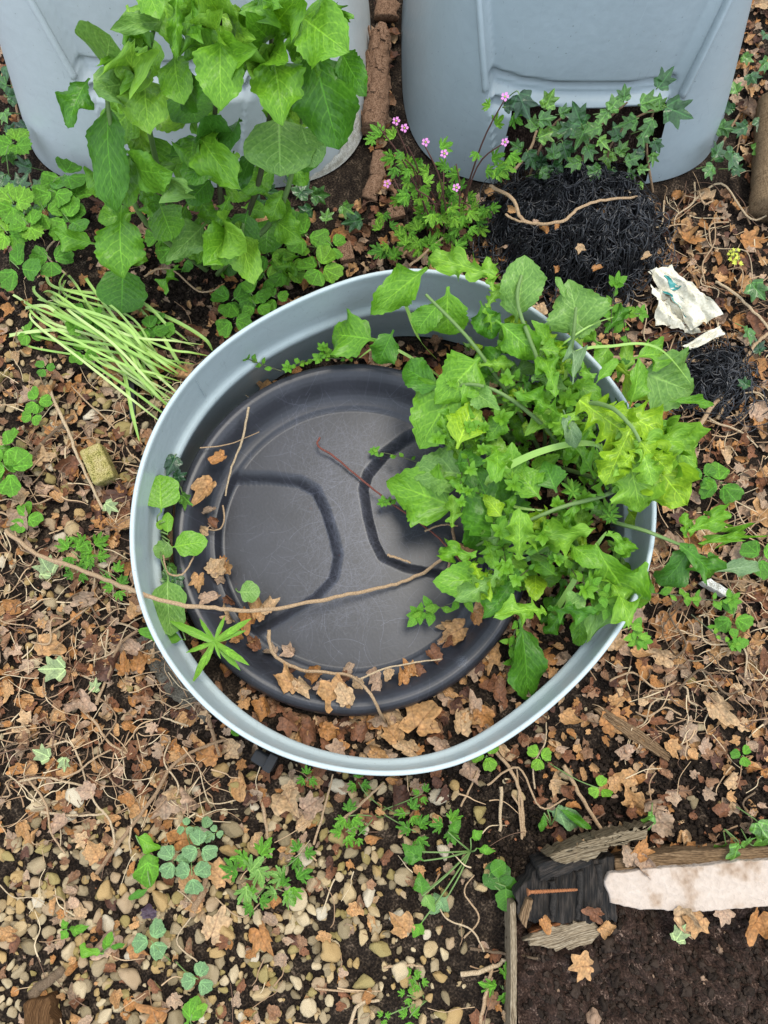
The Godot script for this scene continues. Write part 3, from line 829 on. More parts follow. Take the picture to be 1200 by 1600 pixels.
func top(x: float, z: float) -> float:   # the soil, higher in the ring's near side than outside it
	return gy(x, z) + ((0.012 + 0.078 * smoothstep(-0.42, -0.05, z) * smoothstep(0.285, 0.303, Vector2(x - lid_at.x, z - lid_at.z).length())) if in_ring(x, z) else 0.0)

func ring_fill() -> void:
	var b := Buf.new()
	for i in 70:
		for k in 120:
			var a := TAU * k / 120
			var r := (ring_radius(a) - 0.009) * i / 69.0
			var x := ring_at.x + cos(a) * r
			var z := ring_at.z + sin(a) * r
			b.v.append(Vector3(x, top(x, z), z))
	quads(b, 0, 70, 120, true)
	var o := put("ring_soil", done(b), M.soil)
	tag(o, "dark soil heaped inside the grey ring", "", "", "structure")

func poly_dist(p: Vector2, poly: PackedVector2Array) -> float:   # positive inside
	var d := 1e9
	for k in poly.size():
		d = minf(d, Geometry2D.get_closest_point_to_segment(p, poly[k], poly[(k + 1) % poly.size()]).distance_to(p))
	return d if Geometry2D.is_point_in_polygon(p, poly) else -d

var lid_at := Vector3.ZERO
const LID_H := 0.134

func lid_y(x: float, z: float) -> float:   # height of the lid's upper face
	var r := Vector2(x - lid_at.x, z - lid_at.z).length() / 1.035
	return LID_H - 0.052 * smoothstep(0.275, 0.228, r) if r < 0.29 else LID_H - 0.03

func make_lid() -> void:
	lid_at = Vector3(-0.054, LID_H, -0.278)
	var R := 0.296
	var polys := []
	var k0 := 1.035
	for src in [[[300, 757], [360, 751], [420, 752], [465, 758], [488, 771], [502, 800], [514, 838], [521, 868], [515, 900], [490, 927], [440, 957], [395, 982], [330, 960], [290, 860]], [[760, 660], [690, 668], [640, 688], [605, 714], [581, 744], [575, 765], [582, 808], [591, 842], [603, 866], [635, 880], [700, 893], [790, 900], [830, 780]]]:
		var poly := PackedVector2Array()
		for p in src:
			var w := S(p[0], p[1], 0.078)
			poly.append(Vector2(w.x - lid_at.x, w.z - lid_at.z) / k0)
		polys.append(poly)
	var t := thing("bin_lid", "round black plastic bin lid lying inside the grey ring", "bin lid", lid_at)
	var prof := [[0.0, 0.0], [0.2, 0.0], [0.222, 0.0], [0.227, 0.002], [0.231, 0.005], [0.236, 0.0065], [0.242, 0.009], [0.248, 0.014], [0.254, 0.022], [0.260, 0.032], [0.265, 0.040], [0.270, 0.046], [0.276, 0.0505], [0.282, 0.052], [0.288, 0.0505], [0.293, 0.045], [0.296, 0.036], [0.297, 0.018], [0.296, 0.0]]
	var b := Buf.new()
	var seg := 280
	var radii := []
	for k in 110: radii.append(0.222 * k / 109.0)
	for k in range(3, prof.size()):
		for s in 3:
			radii.append(lerpf(prof[k - 1][0], prof[k][0], (s + 1) / 3.0) + k * 1e-7)
	var nr := radii.size()
	for i in nr:
		var r: float = radii[i]
		var y := 0.0
		if i < 110:
			y = 0.004 * (1.0 - pow(r / 0.222, 2))
		else:
			var kk := 3 + (i - 110) / 3
			y = lerpf(prof[kk - 1][1], prof[kk][1], ((i - 110) % 3 + 1) / 3.0)
		for k in seg:
			var a := TAU * k / seg
			var p := Vector2(cos(a), sin(a)) * r
			var d := -1.0
			if r < 0.232:
				d = maxf(poly_dist(p, polys[0]), poly_dist(p, polys[1]))
			var dy := -0.017 * pow(clampf((d + 0.018) / 0.018, 0.0, 1.0), 1.6) * smoothstep(0.234, 0.226, r)
			b.v.append(Vector3(p.x, y - 0.052 + dy, p.y))
			b.u.append(Vector2(0.5 + p.x / 0.62, 0.5 + p.y / 0.62))
	quads(b, 0, nr, seg, true)
	put("dish", done(b), M.lid, t, Transform3D(Basis.from_scale(Vector3(k0, 1, k0)), Vector3.ZERO))
	var sk := Buf.new()
	for p in [[0.296, -0.052], [0.297, -0.085], [0.298, -0.125], [0.290, -0.126]]:
		for k in 120:
			var a := TAU * k / 120
			sk.v.append(Vector3(cos(a) * p[0], p[1], sin(a) * p[0]))
			sk.u.append(Vector2(0.02, 0.02))
	quads(sk, 0, 4, 120, true)
	put("skirt", done(sk), M.lid, t, Transform3D(Basis.from_scale(Vector3(k0, 1, k0)), Vector3.ZERO))

# ---------------------------------------------------------------- plants
func pick(a: Array, w := 0) -> Material:
	return a[rng.randi() % (a.size() if w == 0 else w)]

# the tall sow thistle in front of the glare-lightened bin; [stalk u, v, z, tip u, v, z, width, kind, material]
func tall_weed() -> void:
	var p0 := S(335, 425, 0.0)
	var t := thing("sow_thistle", "tall broad-leaved green weed growing up in front of the compost bin beside the bark log", "weed", p0)
	var tops := [[[335, 425, -0.86], [345, 330, -0.87], [335, 200, -0.90], [345, 90, -0.92], [340, -30, -0.93]], [[350, 430, -0.85], [400, 300, -0.88], [425, 150, -0.92], [424, 60, -0.94], [428, -30, -0.95]], [[330, 425, -0.86], [270, 330, -0.88], [235, 210, -0.90], [230, 110, -0.92], [250, 0, -0.93]], [[325, 428, -0.85], [230, 350, -0.84], [185, 250, -0.86], [165, 140, -0.90]], [[345, 430, -0.86], [430, 340, -0.86], [470, 200, -0.91], [480, 60, -0.94]], [[340, 428, -0.84], [370, 390, -0.80], [380, 350, -0.80]]]
	for a in tops:
		var pts := []
		for p in a: pts.append(W(p[0], p[1], p[2]))
		pts[0].y = 0.0
		stem(t, pts, 0.0058, 0.0032, M.stem_dark if tops.find(a) < 2 else M.stem, "stem")
	var list := [
		[345, 40, -0.90, 345, 174, -0.80, 0.86, "broad", 0], [424, 78, -0.92, 442, 197, -0.80, 0.84, "broad", 0], [484, 58, -0.93, 530, 234, -0.82, 0.82, "oval", 3],
		[466, 22, -0.93, 545, 82, -0.84, 0.98, "oval", 0], [530, 75, -0.92, 572, 150, -0.85, 0.75, "oval", 3], [436, 178, -0.90, 438, 276, -0.80, 1.12, "round", 4],
		[470, 195, -0.88, 492, 262, -0.82, 0.9, "round", 4], [228, 108, -0.92, 236, 212, -0.82, 1.02, "broad", 2], [272, 80, -0.92, 287, 164, -0.84, 0.98, "oval", 0],
		[168, 112, -0.92, 172, 55, -0.88, 0.85, "round", 4], [212, 125, -0.92, 146, 138, -0.86, 1.0, "oval", 4], [140, 122, -0.92, 106, 200, -0.84, 0.68, "oval", 3],
		[168, 148, -0.92, 182, 332, -0.78, 0.58, "oval", 3], [205, 240, -0.88, 200, 325, -0.80, 0.8, "oval", 1], [190, 320, -0.84, 194, 436, -0.72, 0.96, "broad", 1], [192, 415, -0.80, 190, 490, -0.72, 1.05, "round", 3],
		[300, 190, -0.90, 378, 297, -0.78, 0.62, "broad", 0], [305, 215, -0.9, 300, 262, -0.82, 0.8, "oval", 1], [212, 258, -0.86, 268, 270, -0.78, 0.7, "oval", 1],
		[255, 262, -0.86, 300, 298, -0.78, 0.7, "jag", 4], [250, 318, -0.86, 272, 376, -0.78, 0.8, "round", 1], [322, 348, -0.84, 258, 410, -0.75, 0.62, "delta", 4],
		[366, 352, -0.82, 318, 415, -0.72, 0.82, "broad", 0], [372, 346, -0.82, 398, 446, -0.70, 0.72, "broad", 2], [350, 350, -0.82, 385, 372, -0.74, 0.8, "oval", 2],
		[276, -30, -0.94, 276, 98, -0.86, 0.40, "jag", 1], [258, 35, -0.93, 172, 46, -0.86, 0.40, "oval", 4], [230, -25, -0.94, 250, 30, -0.88, 0.9, "oval", 0],
		[330, 95, -0.92, 405, 75, -0.84, 0.62, "delta", 0], [330, 90, -0.92, 310, 40, -0.88, 0.8, "oval", 1], [345, 60, -0.92, 350, 12, -0.86, 0.55, "delta", 2],
		[425, 60, -0.94, 385, 20, -0.88, 0.6, "oval", 1], [428, 40, -0.94, 470, -10, -0.90, 0.7, "oval", 0], [425, 110, -0.93, 385, 110, -0.86, 0.8, "oval", 2], [425, 80, -0.92, 450, 95, -0.84, 0.8, "delta", 0],
		[462, 90, -0.93, 500, 120, -0.88, 0.9, "oval", 1], [520, 60, -0.94, 500, 10, -0.90, 0.7, "oval", 4], [345, 215, -0.9, 320, 180, -0.86, 0.8, "oval", 6], [370, 190, -0.9, 360, 235, -0.82, 0.8, "oval", 6],
		[232, 70, -0.93, 200, 20, -0.9, 0.7, "jag", 1], [300, 15, -0.94, 320, 70, -0.86, 0.55, "delta", 1], [285, 150, -0.92, 320, 130, -0.86, 0.7, "oval", 3], [190, 130, -0.92, 215, 80, -0.88, 0.6, "jag", 0],
		[232, 130, -0.92, 210, 62, -0.86, 0.5, "jag", 2], [365, 40, -0.94, 400, 62, -0.86, 0.6, "delta", 2], [400, 230, -0.9, 372, 300, -0.84, 0.6, "oval", 6], [330, 230, -0.92, 345, 262, -0.84, 0.9, "oval", 2],
		[175, 270, -0.88, 150, 310, -0.80, 0.8, "oval", 1], [395, 95, -0.92, 370, 70, -0.86, 0.7, "oval", 0], [450, 30, -0.95, 480, 60, -0.9, 0.6, "jag", 1], [350, 20, -0.95, 320, -20, -0.9, 0.7, "oval", 2], [400, 0, -0.96, 440, 12, -0.88, 0.7, "jag", 1], [520, 10, -0.95, 555, 30, -0.9, 0.5, "jag", 1]]
	for l in list:
		leaf(t, l[7], W(l[0], l[1], l[2]), W(l[3], l[4], l[5]), l[6], M.sow[l[8]], rf(-0.25, 0.25), "leaf", Vector3(rf(-0.15, 0.15), 0.75, 0.8))
	for k in 22:   # behind, up against the bin
		var a := W(rf(190, 470), rf(-30, 270), rf(-0.985, -0.95))
		var tip := a + Vector3(rf(-0.6, 0.6), rf(-1.0, 0.1), rf(0.1, 0.6)).normalized() * rf(0.06, 0.10)
		leaf(t, ["oval", "round", "broad", "jag", "delta"][k % 5], a, tip, rf(0.75, 1.0), M.sow[[1, 0, 2, 0, 3, 2][k % 6]], rf(-0.4, 0.4), "leaf", Vector3(rf(-0.4, 0.4), 0.8, 0.8))
	for k in 44:   # the shaded leaves lower down in the clump
		var u := rf(140, 455)
		var v := rf(225, 420)
		var z := rf(-0.93, -0.84)
		var a := W(u, v, z)
		if a.y < 0.02: a = S(u, v, rf(0.03, 0.07))
		var d := Vector3(rf(-1, 1), rf(-0.6, 0.2), rf(-0.2, 1)).normalized() * rf(0.045, 0.085)
		var tip := a + d
		tip.y = maxf(tip.y, 0.012)
		leaf(t, ["oval", "round", "broad", "jag"][k % 4], a, tip, rf(0.7, 0.95), M.sow[[1, 3, 0, 1][k % 4]], rf(-0.5, 0.5), "leaf", Vector3(rf(-0.4, 0.4), 0.9, 0.6))

# the big sprawling weed that grows inside the ring; [stalk u, v, h, tip u, v, h, width, kind, material]
func ring_weed() -> void:
	var p0 := S(850, 720, 0.02)
	var t := thing("sow_thistle", "large sprawling green weed overflowing the far side of the grey ring across the black lid", "weed", p0)
	for a in [[[850, 720, 0.03], [820, 660, 0.17], [745, 545, 0.28], [665, 460, 0.33]], [[855, 720, 0.03], [870, 690, 0.2], [800, 625, 0.27], [735, 600, 0.27], [690, 618, 0.22]], [[855, 725, 0.03], [960, 762, 0.24], [870, 795, 0.27], [790, 830, 0.23], [745, 852, 0.19]], [[850, 715, 0.03], [850, 600, 0.25], [810, 480, 0.32], [815, 430, 0.34]], [[860, 715, 0.03], [905, 640, 0.3], [950, 635, 0.38], [985, 665, 0.4], [1000, 690, 0.4]], [[860, 720, 0.03], [930, 800, 0.2], [1010, 830, 0.28], [1060, 850, 0.25]], [[855, 715, 0.03], [890, 560, 0.25], [900, 480, 0.3]]]:
		var pts := []
		for p in a: pts.append(S(p[0], p[1], p[2]))
		stem(t, pts, 0.0042, 0.0024, M.stem, "stem")
	var list := [
		[722, 592, 0.25, 655, 702, 0.19, 0.98, "delta", 0], [690, 610, 0.24, 630, 574, 0.20, 0.75, "oval", 3], [752, 556, 0.27, 678, 632, 0.24, 0.8, "delta", 0], [728, 590, 0.27, 740, 640, 0.24, 0.95, "oval", 0],
		[738, 742, 0.19, 640, 740, 0.15, 0.78, "delta", 4], [722, 796, 0.17, 604, 752, 0.12, 0.72, "delta", 0], [790, 850, 0.20, 736, 726, 0.23, 0.92, "delta", 3], [735, 780, 0.22, 768, 862, 0.18, 0.9, "oval", 3],
		[764, 846, 0.20, 824, 908, 0.17, 0.62, "jag", 2], [790, 836, 0.23, 930, 826, 0.27, 0.5, "jag", 2], [812, 968, 0.15, 823, 1095, 0.10, 0.58, "oval", 3], [930, 850, 0.25, 1002, 950, 0.20, 0.85, "oval", 0], [925, 855, 0.24, 930, 940, 0.18, 0.7, "jag", 1],
		[806, 505, 0.29, 820, 398, 0.35, 0.88, "oval", 4], [775, 432, 0.34, 668, 402, 0.30, 0.62, "jag", 2], [668, 418, 0.32, 578, 492, 0.24, 0.55, "delta", 0], [700, 448, 0.32, 702, 524, 0.25, 1.15, "oval", 0], [690, 470, 0.3, 650, 520, 0.26, 0.9, "oval", 1],
		[590, 532, 0.20, 520, 524, 0.15, 0.98, "oval", 1], [615, 515, 0.22, 590, 568, 0.17, 0.9, "oval", 3], [908, 530, 0.26, 888, 436, 0.30, 1.05, "delta", 4], [880, 500, 0.28, 940, 505, 0.26, 0.85, "delta", 4], [885, 470, 0.3, 868, 432, 0.3, 0.4, "oval", 4],
		[995, 578, 0.22, 1082, 612, 0.17, 0.95, "delta", 4], [990, 560, 0.24, 1040, 560, 0.2, 0.8, "oval", 0], [1045, 628, 0.2, 1117, 633, 0.17, 0.26, "oval", 1],
		[905, 625, 0.34, 1010, 700, 0.36, 0.95, "jag", 5], [940, 640, 0.36, 1040, 690, 0.37, 0.9, "jag", 5], [970, 660, 0.37, 1090, 730, 0.33, 0.85, "jag", 2], [985, 680, 0.38, 1075, 790, 0.33, 0.9, "jag", 5], [975, 690, 0.37, 1000, 800, 0.32, 0.95, "jag", 2], [985, 670, 0.38, 945, 760, 0.34, 0.9, "jag", 5], [1000, 690, 0.39, 1050, 740, 0.38, 1.0, "jag", 5], [990, 690, 0.39, 1090, 690, 0.35, 0.6, "jag", 2], [1000, 700, 0.385, 1020, 760, 0.38, 1.0, "jag", 2], [995, 700, 0.38, 965, 730, 0.37, 1.0, "jag", 5],
		[1080, 850, 0.24, 1030, 915, 0.19, 0.75, "oval", 6], [1075, 830, 0.26, 1140, 800, 0.22, 0.55, "jag", 0], [1060, 850, 0.25, 1110, 900, 0.19, 0.62, "jag", 3], [1110, 895, 0.14, 1186, 885, 0.09, 0.30, "oval", 7], [1070, 840, 0.25, 1070, 800, 0.24, 0.8, "jag", 0], [1090, 850, 0.22, 1160, 830, 0.16, 0.3, "jag", 0],
		[770, 455, 0.33, 760, 400, 0.34, 0.7, "jag", 2], [760, 480, 0.3, 790, 440, 0.32, 0.8, "jag", 2], [750, 470, 0.3, 770, 530, 0.27, 0.85, "oval", 3], [775, 500, 0.3, 840, 560, 0.27, 0.7, "oval", 1], [840, 545, 0.28, 895, 555, 0.27, 0.65, "delta", 0], [770, 520, 0.28, 755, 480, 0.3, 0.7, "jag", 0], [860, 540, 0.27, 830, 500, 0.3, 0.6, "delta", 0],
		[800, 570, 0.26, 740, 560, 0.24, 0.8, "oval", 3], [880, 640, 0.33, 900, 700, 0.3, 0.5, "oval", 7], [895, 600, 0.34, 888, 540, 0.3, 0.35, "oval", 7], [930, 600, 0.33, 965, 560, 0.33, 0.4, "oval", 0], [870, 620, 0.3, 850, 560, 0.27, 0.6, "jag", 0], [930, 590, 0.3, 880, 570, 0.28, 0.7, "jag", 0], [905, 640, 0.33, 865, 680, 0.3, 0.7, "jag", 2], [830, 590, 0.27, 890, 610, 0.28, 0.5, "jag", 4],
		[770, 720, 0.22, 780, 680, 0.22, 0.8, "delta", 2], [800, 760, 0.24, 800, 690, 0.26, 0.7, "delta", 0], [845, 780, 0.25, 800, 730, 0.24, 0.8, "delta", 0], [870, 770, 0.26, 850, 720, 0.25, 0.8, "delta", 3], [860, 850, 0.22, 880, 800, 0.24, 0.7, "jag", 2], [900, 780, 0.27, 880, 840, 0.24, 0.6, "jag", 1], [720, 720, 0.21, 755, 700, 0.21, 0.8, "jag", 0], [790, 650, 0.26, 760, 690, 0.24, 0.8, "delta", 1],
		[905, 950, 0.17, 905, 1010, 0.14, 0.6, "oval", 1], [940, 880, 0.21, 915, 1005, 0.2, 0.28, "oval", 4], [880, 950, 0.14, 850, 990, 0.12, 0.6, "oval", 3], [950, 830, 0.27, 985, 870, 0.24, 0.6, "jag", 0], [870, 900, 0.2, 830, 870, 0.2, 0.7, "oval", 1]]
	for l in list:
		leaf(t, l[7], S(l[0], l[1], l[2]), S(l[3], l[4], l[5]), l[6] * 1.08, M.sow_pale if l[8] == 7 else M.sow[l[8]], rf(-0.3, 0.3), "leaf", Vector3(rf(-0.2, 0.2), 1, rf(0, 0.5)))
	for k in 150:   # leaves deeper in the clump
		var u := rf(690, 985)
		var v := rf(500, 960)
		if Vector2((u - 850) / 165.0, (v - 720) / 245.0).length() > 1.0: continue
		var a := S(u, v, rf(0.10, 0.27))
		var d := Vector3(rf(-1, 1), rf(-0.3, 0.45), rf(-1, 1)).normalized() * rf(0.05, 0.10)
		leaf(t, ["jag", "jag", "delta", "jag", "broad"][k % 5], a, a + d, rf(0.5, 0.85), M.sow[[1, 3, 0, 2, 0, 5, 4][k % 7]], rf(-0.5, 0.5), "leaf", Vector3(rf(-0.5, 0.5), 1, rf(-0.3, 0.5)))

func ribbon(pts: Array, w0: float, w1: float, keel := 0.25) -> ArrayMesh:   # a grass blade
	var path := spline(pts, 7)
	var b := Buf.new()
	for k in path.size():
		var d := (path[mini(k + 1, path.size() - 1)] - path[maxi(k - 1, 0)]).normalized()
		var side := d.cross(Vector3.UP).normalized()
		var up := side.cross(d)
		var t := float(k) / (path.size() - 1)
		var w := lerpf(w0, w1, t) * (1.0 if t < 0.7 else sqrt(maxf(0.0, (1.0 - t) / 0.3)) * 0.95 + 0.05)
		for j in 5:
			var s := j / 2.0 - 1.0
			b.v.append(path[k] + side * w * s + up * w * absf(s) * keel)
			b.u.append(Vector2(t, 0.5 + 0.5 * s))
	quads(b, 0, path.size(), 5)
	return done(b)

func grass(label: String, blades: Array) -> void:
	var f: Array = blades[0]
	var p0 := S(f[0][0], f[0][1], 0)
	var t := thing("grass_tuft", label, "grass", p0)
	for bl in blades:
		var pts := []
		for p in bl.slice(0, -1): pts.append(S(p[0], p[1], p[2]) - p0)
		put("blade", ribbon(pts, bl[-1][0], bl[-1][0] * 0.6), M.grass[bl[-1][1]], t)

func daffodils() -> void:
	var p0 := S(80, 480, 0)
	var t := thing("daffodil_clump", "flattened sheaf of pale green strap leaves lying against the ring", "plant", p0)
	for k in 38:
		var a := Vector2(rf(45, 160), rf(425, 500)) + Vector2(0, 25) * float(k % 3)
		var e := Vector2(rf(240, 302), rf(575, 660))
		if k % 3 == 0: e = Vector2(rf(230, 270), rf(560, 600))
		if k % 7 == 3: e = Vector2(rf(290, 335), rf(540, 560))
		e += Vector2((a.y - 480) * -0.1, (a.y - 480) * 0.3)
		var mid := a.lerp(e, 0.5) + Vector2(rf(-22, 22), rf(-30, 16))
		var lead := a + Vector2(rf(-30, 10), rf(-26, -2))
		var h := 0.012 + 0.0016 * k
		var pts := [S(lead.x, lead.y, 0.006), S(a.x, a.y, h * 0.7), S(mid.x, mid.y, h + 0.012), S(lerpf(mid.x, e.x, 0.6), lerpf(mid.y, e.y, 0.6), h + 0.01), S(e.x, e.y, maxf(0.004, h * 0.4))]
		for j in pts.size(): pts[j] = pts[j] - p0
		put("leaf", ribbon(pts, rf(0.0018, 0.0037), rf(0.0016, 0.0030), 0.25), M.grass[[1, 2, 0, 1, 1, 0][k % 6]], t)
	for q in [[[225, 480], [280, 505], [320, 530], [332, 548]], [[215, 480], [250, 520], [275, 560], [290, 585]], [[190, 560], [200, 610], [208, 650], [218, 690]], [[15, 525], [60, 518], [110, 520], [170, 560]], [[40, 482], [75, 480], [110, 510], [160, 545]]]:
		var pts := []
		for j in q.size(): pts.append(S(q[j][0], q[j][1], [0.01, 0.035, 0.03, 0.008][j]) - p0)
		put("leaf", ribbon(pts, 0.004, 0.003, 0.5), M.grass[2 if q[0][0] < 100 else 1], t)

func ivy_plant(label: String, root: Vector3, spots: Array, runners: Array) -> void:
	var t := thing("ivy_plant", label, "ivy", root)
	for r in runners:
		stem(t, r, 0.0028, 0.0016, M.stalk[1], "runner")
	for s in spots:   # [point, radius, direction in the plan, material, kind]
		var p: Vector3 = s[0]
		var dir: Vector3 = s[2]
		var face := Vector3(rf(-0.3, 0.3), 0.75, 0.8)
		var z := dir.cross(face).normalized()
		var y := z.cross(dir).normalized()
		var list: Array = LM[s[4]]
		put("leaf", list[rng.randi() % list.size()], s[3], t, Transform3D(Basis(dir * s[1], y * s[1], z * s[1]), p - root))
		var foot: Vector3 = p - dir * s[1] * 0.35 + Vector3(rf(-0.02, 0.02), -rf(0.015, 0.035), -0.02)
		stem(t, [foot, p - dir * s[1] * 0.5 - y * 0.006, p - dir * s[1] * 0.3], 0.0011, 0.0009, M.stem, "leaf_stalk", 3)

func herb_robert() -> void:
	var p0 := S(670, 370, 0)
	var t := thing("herb_robert", "lacy wild geranium with tiny pink flowers between the bins", "weed", p0)
	var heads := []
	for k in 17:
		var e := W(rf(590, 745), rf(195, 330), rf(-1.0, -0.88))
		if e.y < 0.03: e.y = 0.05
		if k == 0: e = W(787, 158, -0.99)
		if k == 1: e = W(785, 225, -0.97)
		if k == 2: e = W(618, 198, -1.0)
		if k == 3: e = W(664, 228, -0.96)
		var a := S(rf(640, 720), rf(330, 400), 0.0)
		var m := a.lerp(e, 0.55) + Vector3(rf(-0.02, 0.02), 0.03, rf(-0.02, 0.02))
		stem(t, [a, m, e], 0.0019, 0.0011, M.stem_red, "stem")
		heads.append([a, m, e])
	for k in 135:
		var h: Array = heads[k % heads.size()]
		var f := rf(0.25, 1.0)
		var p: Vector3 = (h[0] as Vector3).lerp(h[1], f * 2.0) if f < 0.5 else (h[1] as Vector3).lerp(h[2], f * 2.0 - 1.0)
		var d := Vector3(rf(-1, 1), rf(-0.4, 0.5), rf(-0.6, 1)).normalized()
		var r := rf(0.015, 0.026)
		var q := p + d * r * 1.3
		if k > 85:
			q = S(rf(590, 770), rf(320, 405), rf(0.03, 0.08))
			d = Vector3(rf(-1, 1), 0.1, rf(-1, 1)).normalized()
		var z := d.cross(Vector3(rf(-0.3, 0.3), 0.85, 0.6)).normalized()
		put("leaf", LM.herb[k % 5], M.herb[[0, 1, 2, 1, 0][k % 5]], t, Transform3D(Basis(d * r, z.cross(d).normalized() * r, z * r), q - p0))
	for f in [[619, 189, -0.99], [665, 222, -0.95], [694, 240, -0.93], [605, 287, -0.9], [713, 293, -0.88], [789, 151, -0.985], [789, 222, -0.96], [632, 200, -0.97]]:
		var c := W(f[0], f[1], f[2])
		var fl := put("flower", pebble(3.0, 0.0016, 0.0016, 0.0016, 0.1, 4, 6), M.yellow, t, Transform3D(Basis.IDENTITY, c - p0))
		for k in 5:
			var a := TAU * k / 5
			var x := (Vector3(cos(a), 0, 0) + Vector3(0, 0.6, -0.75).normalized() * sin(a))
			var z := x.cross(Vector3(0, 0.75, 0.65)).normalized()
			put("petal", LM.heartlet[k], M.pink, fl, Transform3D(Basis(x * 0.0037, z.cross(x) * 0.0037, z * 0.0034), x * 0.0035))

# three leaflets on stalks, repeated: columbine, oxalis and strawberry seedlings
func trefoil(label: String, called: String, spots: Array, kind: String, mats: Array, lift := 0.03) -> void:
	var c := Vector3.ZERO
	for s in spots: c += S(s[0], s[1], 0)
	c /= spots.size()
	var t := thing(called, label, "seedling", c)
	var whole := t
	var heart := c
	for s in spots:
		var p := S(s[0], s[1], lift + rf(0, 0.015))
		t = whole
		c = heart
		if Vector2(p.x - c.x, p.z - c.z).length() > 0.10:   # too far off to be the same plant
			c = S(s[0] + rf(-8, 8), s[1] + rf(0, 10), 0)
			t = thing(called, "", "seedling", c, "scattered seedlings")
			loose.append([t, "lone small " + called.replace("_", " ") + " seedling", c])
		stem(t, [c + Vector3(rf(-0.01, 0.01), 0, rf(-0.01, 0.01)), c.lerp(p, 0.6) + Vector3(0, lift * 0.4, 0), p], 0.0011, 0.0008, M.stem, "leaf_stalk", 3)
		var r: float = s[2] / 880.0
		var a0 := rf(0, TAU)
		var n: int = s[3] if s.size() > 3 else 3
		for k in n:
			var a := a0 + TAU * k / n + rf(-0.15, 0.15)
			var d := Vector3(cos(a), rf(-0.35, 0.25), sin(a)).normalized()
			var z := d.cross(Vector3(rf(-0.5, 0.5), 1, rf(-0.2, 0.6))).normalized()
			put("leaflet", LM[kind][rng.randi() % 5], mats[rng.randi() % mats.size()], t, Transform3D(Basis(d * r * 0.74, z.cross(d).normalized() * r * 0.74, z * r * 0.78), p + d * r * 0.44 - c))

# seedling with a few stalked round leaves: [u, v, tip u, v, width, material]
func seedling(label: String, root: Array, kind: String, list: Array, h0 := 0.02) -> void:
	var c := S(root[0], root[1], root[2] if root.size() > 2 else 0.0)
	var t := thing("seedling", label, "seedling", c)
	for l in list:
		var h: float = c.y + h0 + rf(0.0, 0.02)
		var a := S(l[0], l[1], h)
		var e := S(l[2], l[3], h - 0.004)
		stem(t, [c, c.lerp(a, 0.5) + Vector3(0, h0 * 0.5, 0), a], 0.0016, 0.0011, M.stem, "leaf_stalk", 3)
		leaf(t, kind, a, e, l[4], l[5], rf(-0.2, 0.2), "leaf", Vector3(0, 1, 0.2))

# chickweed: a thin dark stalk with pairs of small pointed leaves
func chickweed(label: String, pts: Array, size := 0.016, mats: Array = []) -> void:
	var w := []
	for p in pts: w.append(S(p[0], p[1], p[2]))
	var t := thing("chickweed", label, "weed", w[0])
	stem(t, w, 0.0011, 0.0008, M.stem_dark, "stem", 4)
	var use: Array = mats if mats.size() else [M.herb[0], M.herb[1]]
	var path := spline(w, 4)
	for k in range(2, path.size()):
		var d := (path[k] - path[k - 1]).normalized()
		var tip := k == path.size() - 1
		for j in (6 if tip else 2):
			if not tip and rng.randf() < 0.35: continue
			var a := TAU * j / (6.0 if tip else 2.0) + k * 1.4
			var o := Vector3(cos(a), rf(0.1, 0.5), sin(a)).normalized()
			leaf(t, "egg", path[k], path[k] + (o + d * 0.4).normalized() * size * rf(0.7, 1.2), rf(0.9, 1.2), use[k % use.size()], rf(-0.3, 0.3))

# cleavers: a thin stem with whorls of narrow leaves
func cleavers(label: String, u: float, v: float, h: float, lean: Vector2) -> void:
	var a := S(u, v, h)
	var e := S(u + lean.x, v + lean.y, h + 0.07)
	var t := thing("cleavers", label, "weed", a)
	stem(t, [a, a.lerp(e, 0.5) + Vector3(0, 0.01, 0), e], 0.001, 0.0008, M.stem, "stem", 3)
	for w in 4:
		var p := a.lerp(e, (w + 1) / 4.0)
		for k in 7:
			var an := TAU * k / 7 + w
			var d := Vector3(cos(an), rf(0.1, 0.4), sin(an)).normalized() * rf(0.016, 0.022) * (1.0 if w < 3 else 0.6)
			leaf(t, "lance", p, p + d, 1.6, M.herb[k % 2], 0.0, "leaf")

func spurge() -> void:
	var c := S(335, 1003, 0.02)
	var t := thing("spurge_seedling", "star-shaped seedling with long narrow leaves inside the near edge of the ring", "seedling", c)
	stem(t, [c - Vector3(0, 0.02, 0), S(335, 1003, 0.1), S(335, 1003, 0.182)], 0.0026, 0.002, M.stem_red, "stem")
	for e in [[264, 970], [300, 1068], [393, 966], [376, 1048], [290, 1020], [352, 962], [312, 966], [390, 1040], [345, 1030], [322, 1040], [385, 985]]:
		leaf(t, "lance", S(335, 1003, 0.185), S(e[0], e[1], 0.18 + rf(-0.01, 0.012)), 1.0, M.sow[0] if rng.randf() < 0.6 else M.herb[1], rf(-0.2, 0.2), "leaf", Vector3(0, 1, 0.1))

# ---------------------------------------------------------------- litter, gravel, stalks
var marks := []     # [name, position]: things one can find, for the labels of the loose leaves, pebbles and stalks
var loose := []     # [node, description, position]

func mark(called: String, u: float, v: float, h := 0.0) -> void:
	marks.append([called, S(u, v, h)])

const ORD := ["beside", "second out from", "third out from", "fourth out from", "fifth out from", "sixth out from", "seventh out from", "eighth out from", "ninth out from", "tenth out from", "eleventh out from", "twelfth out from", "thirteenth out from", "fourteenth out from", "fifteenth out from", "sixteenth out from", "seventeenth out from", "eighteenth out from", "nineteenth out from", "twentieth out from", "twenty-first out from", "twenty-second out from"]

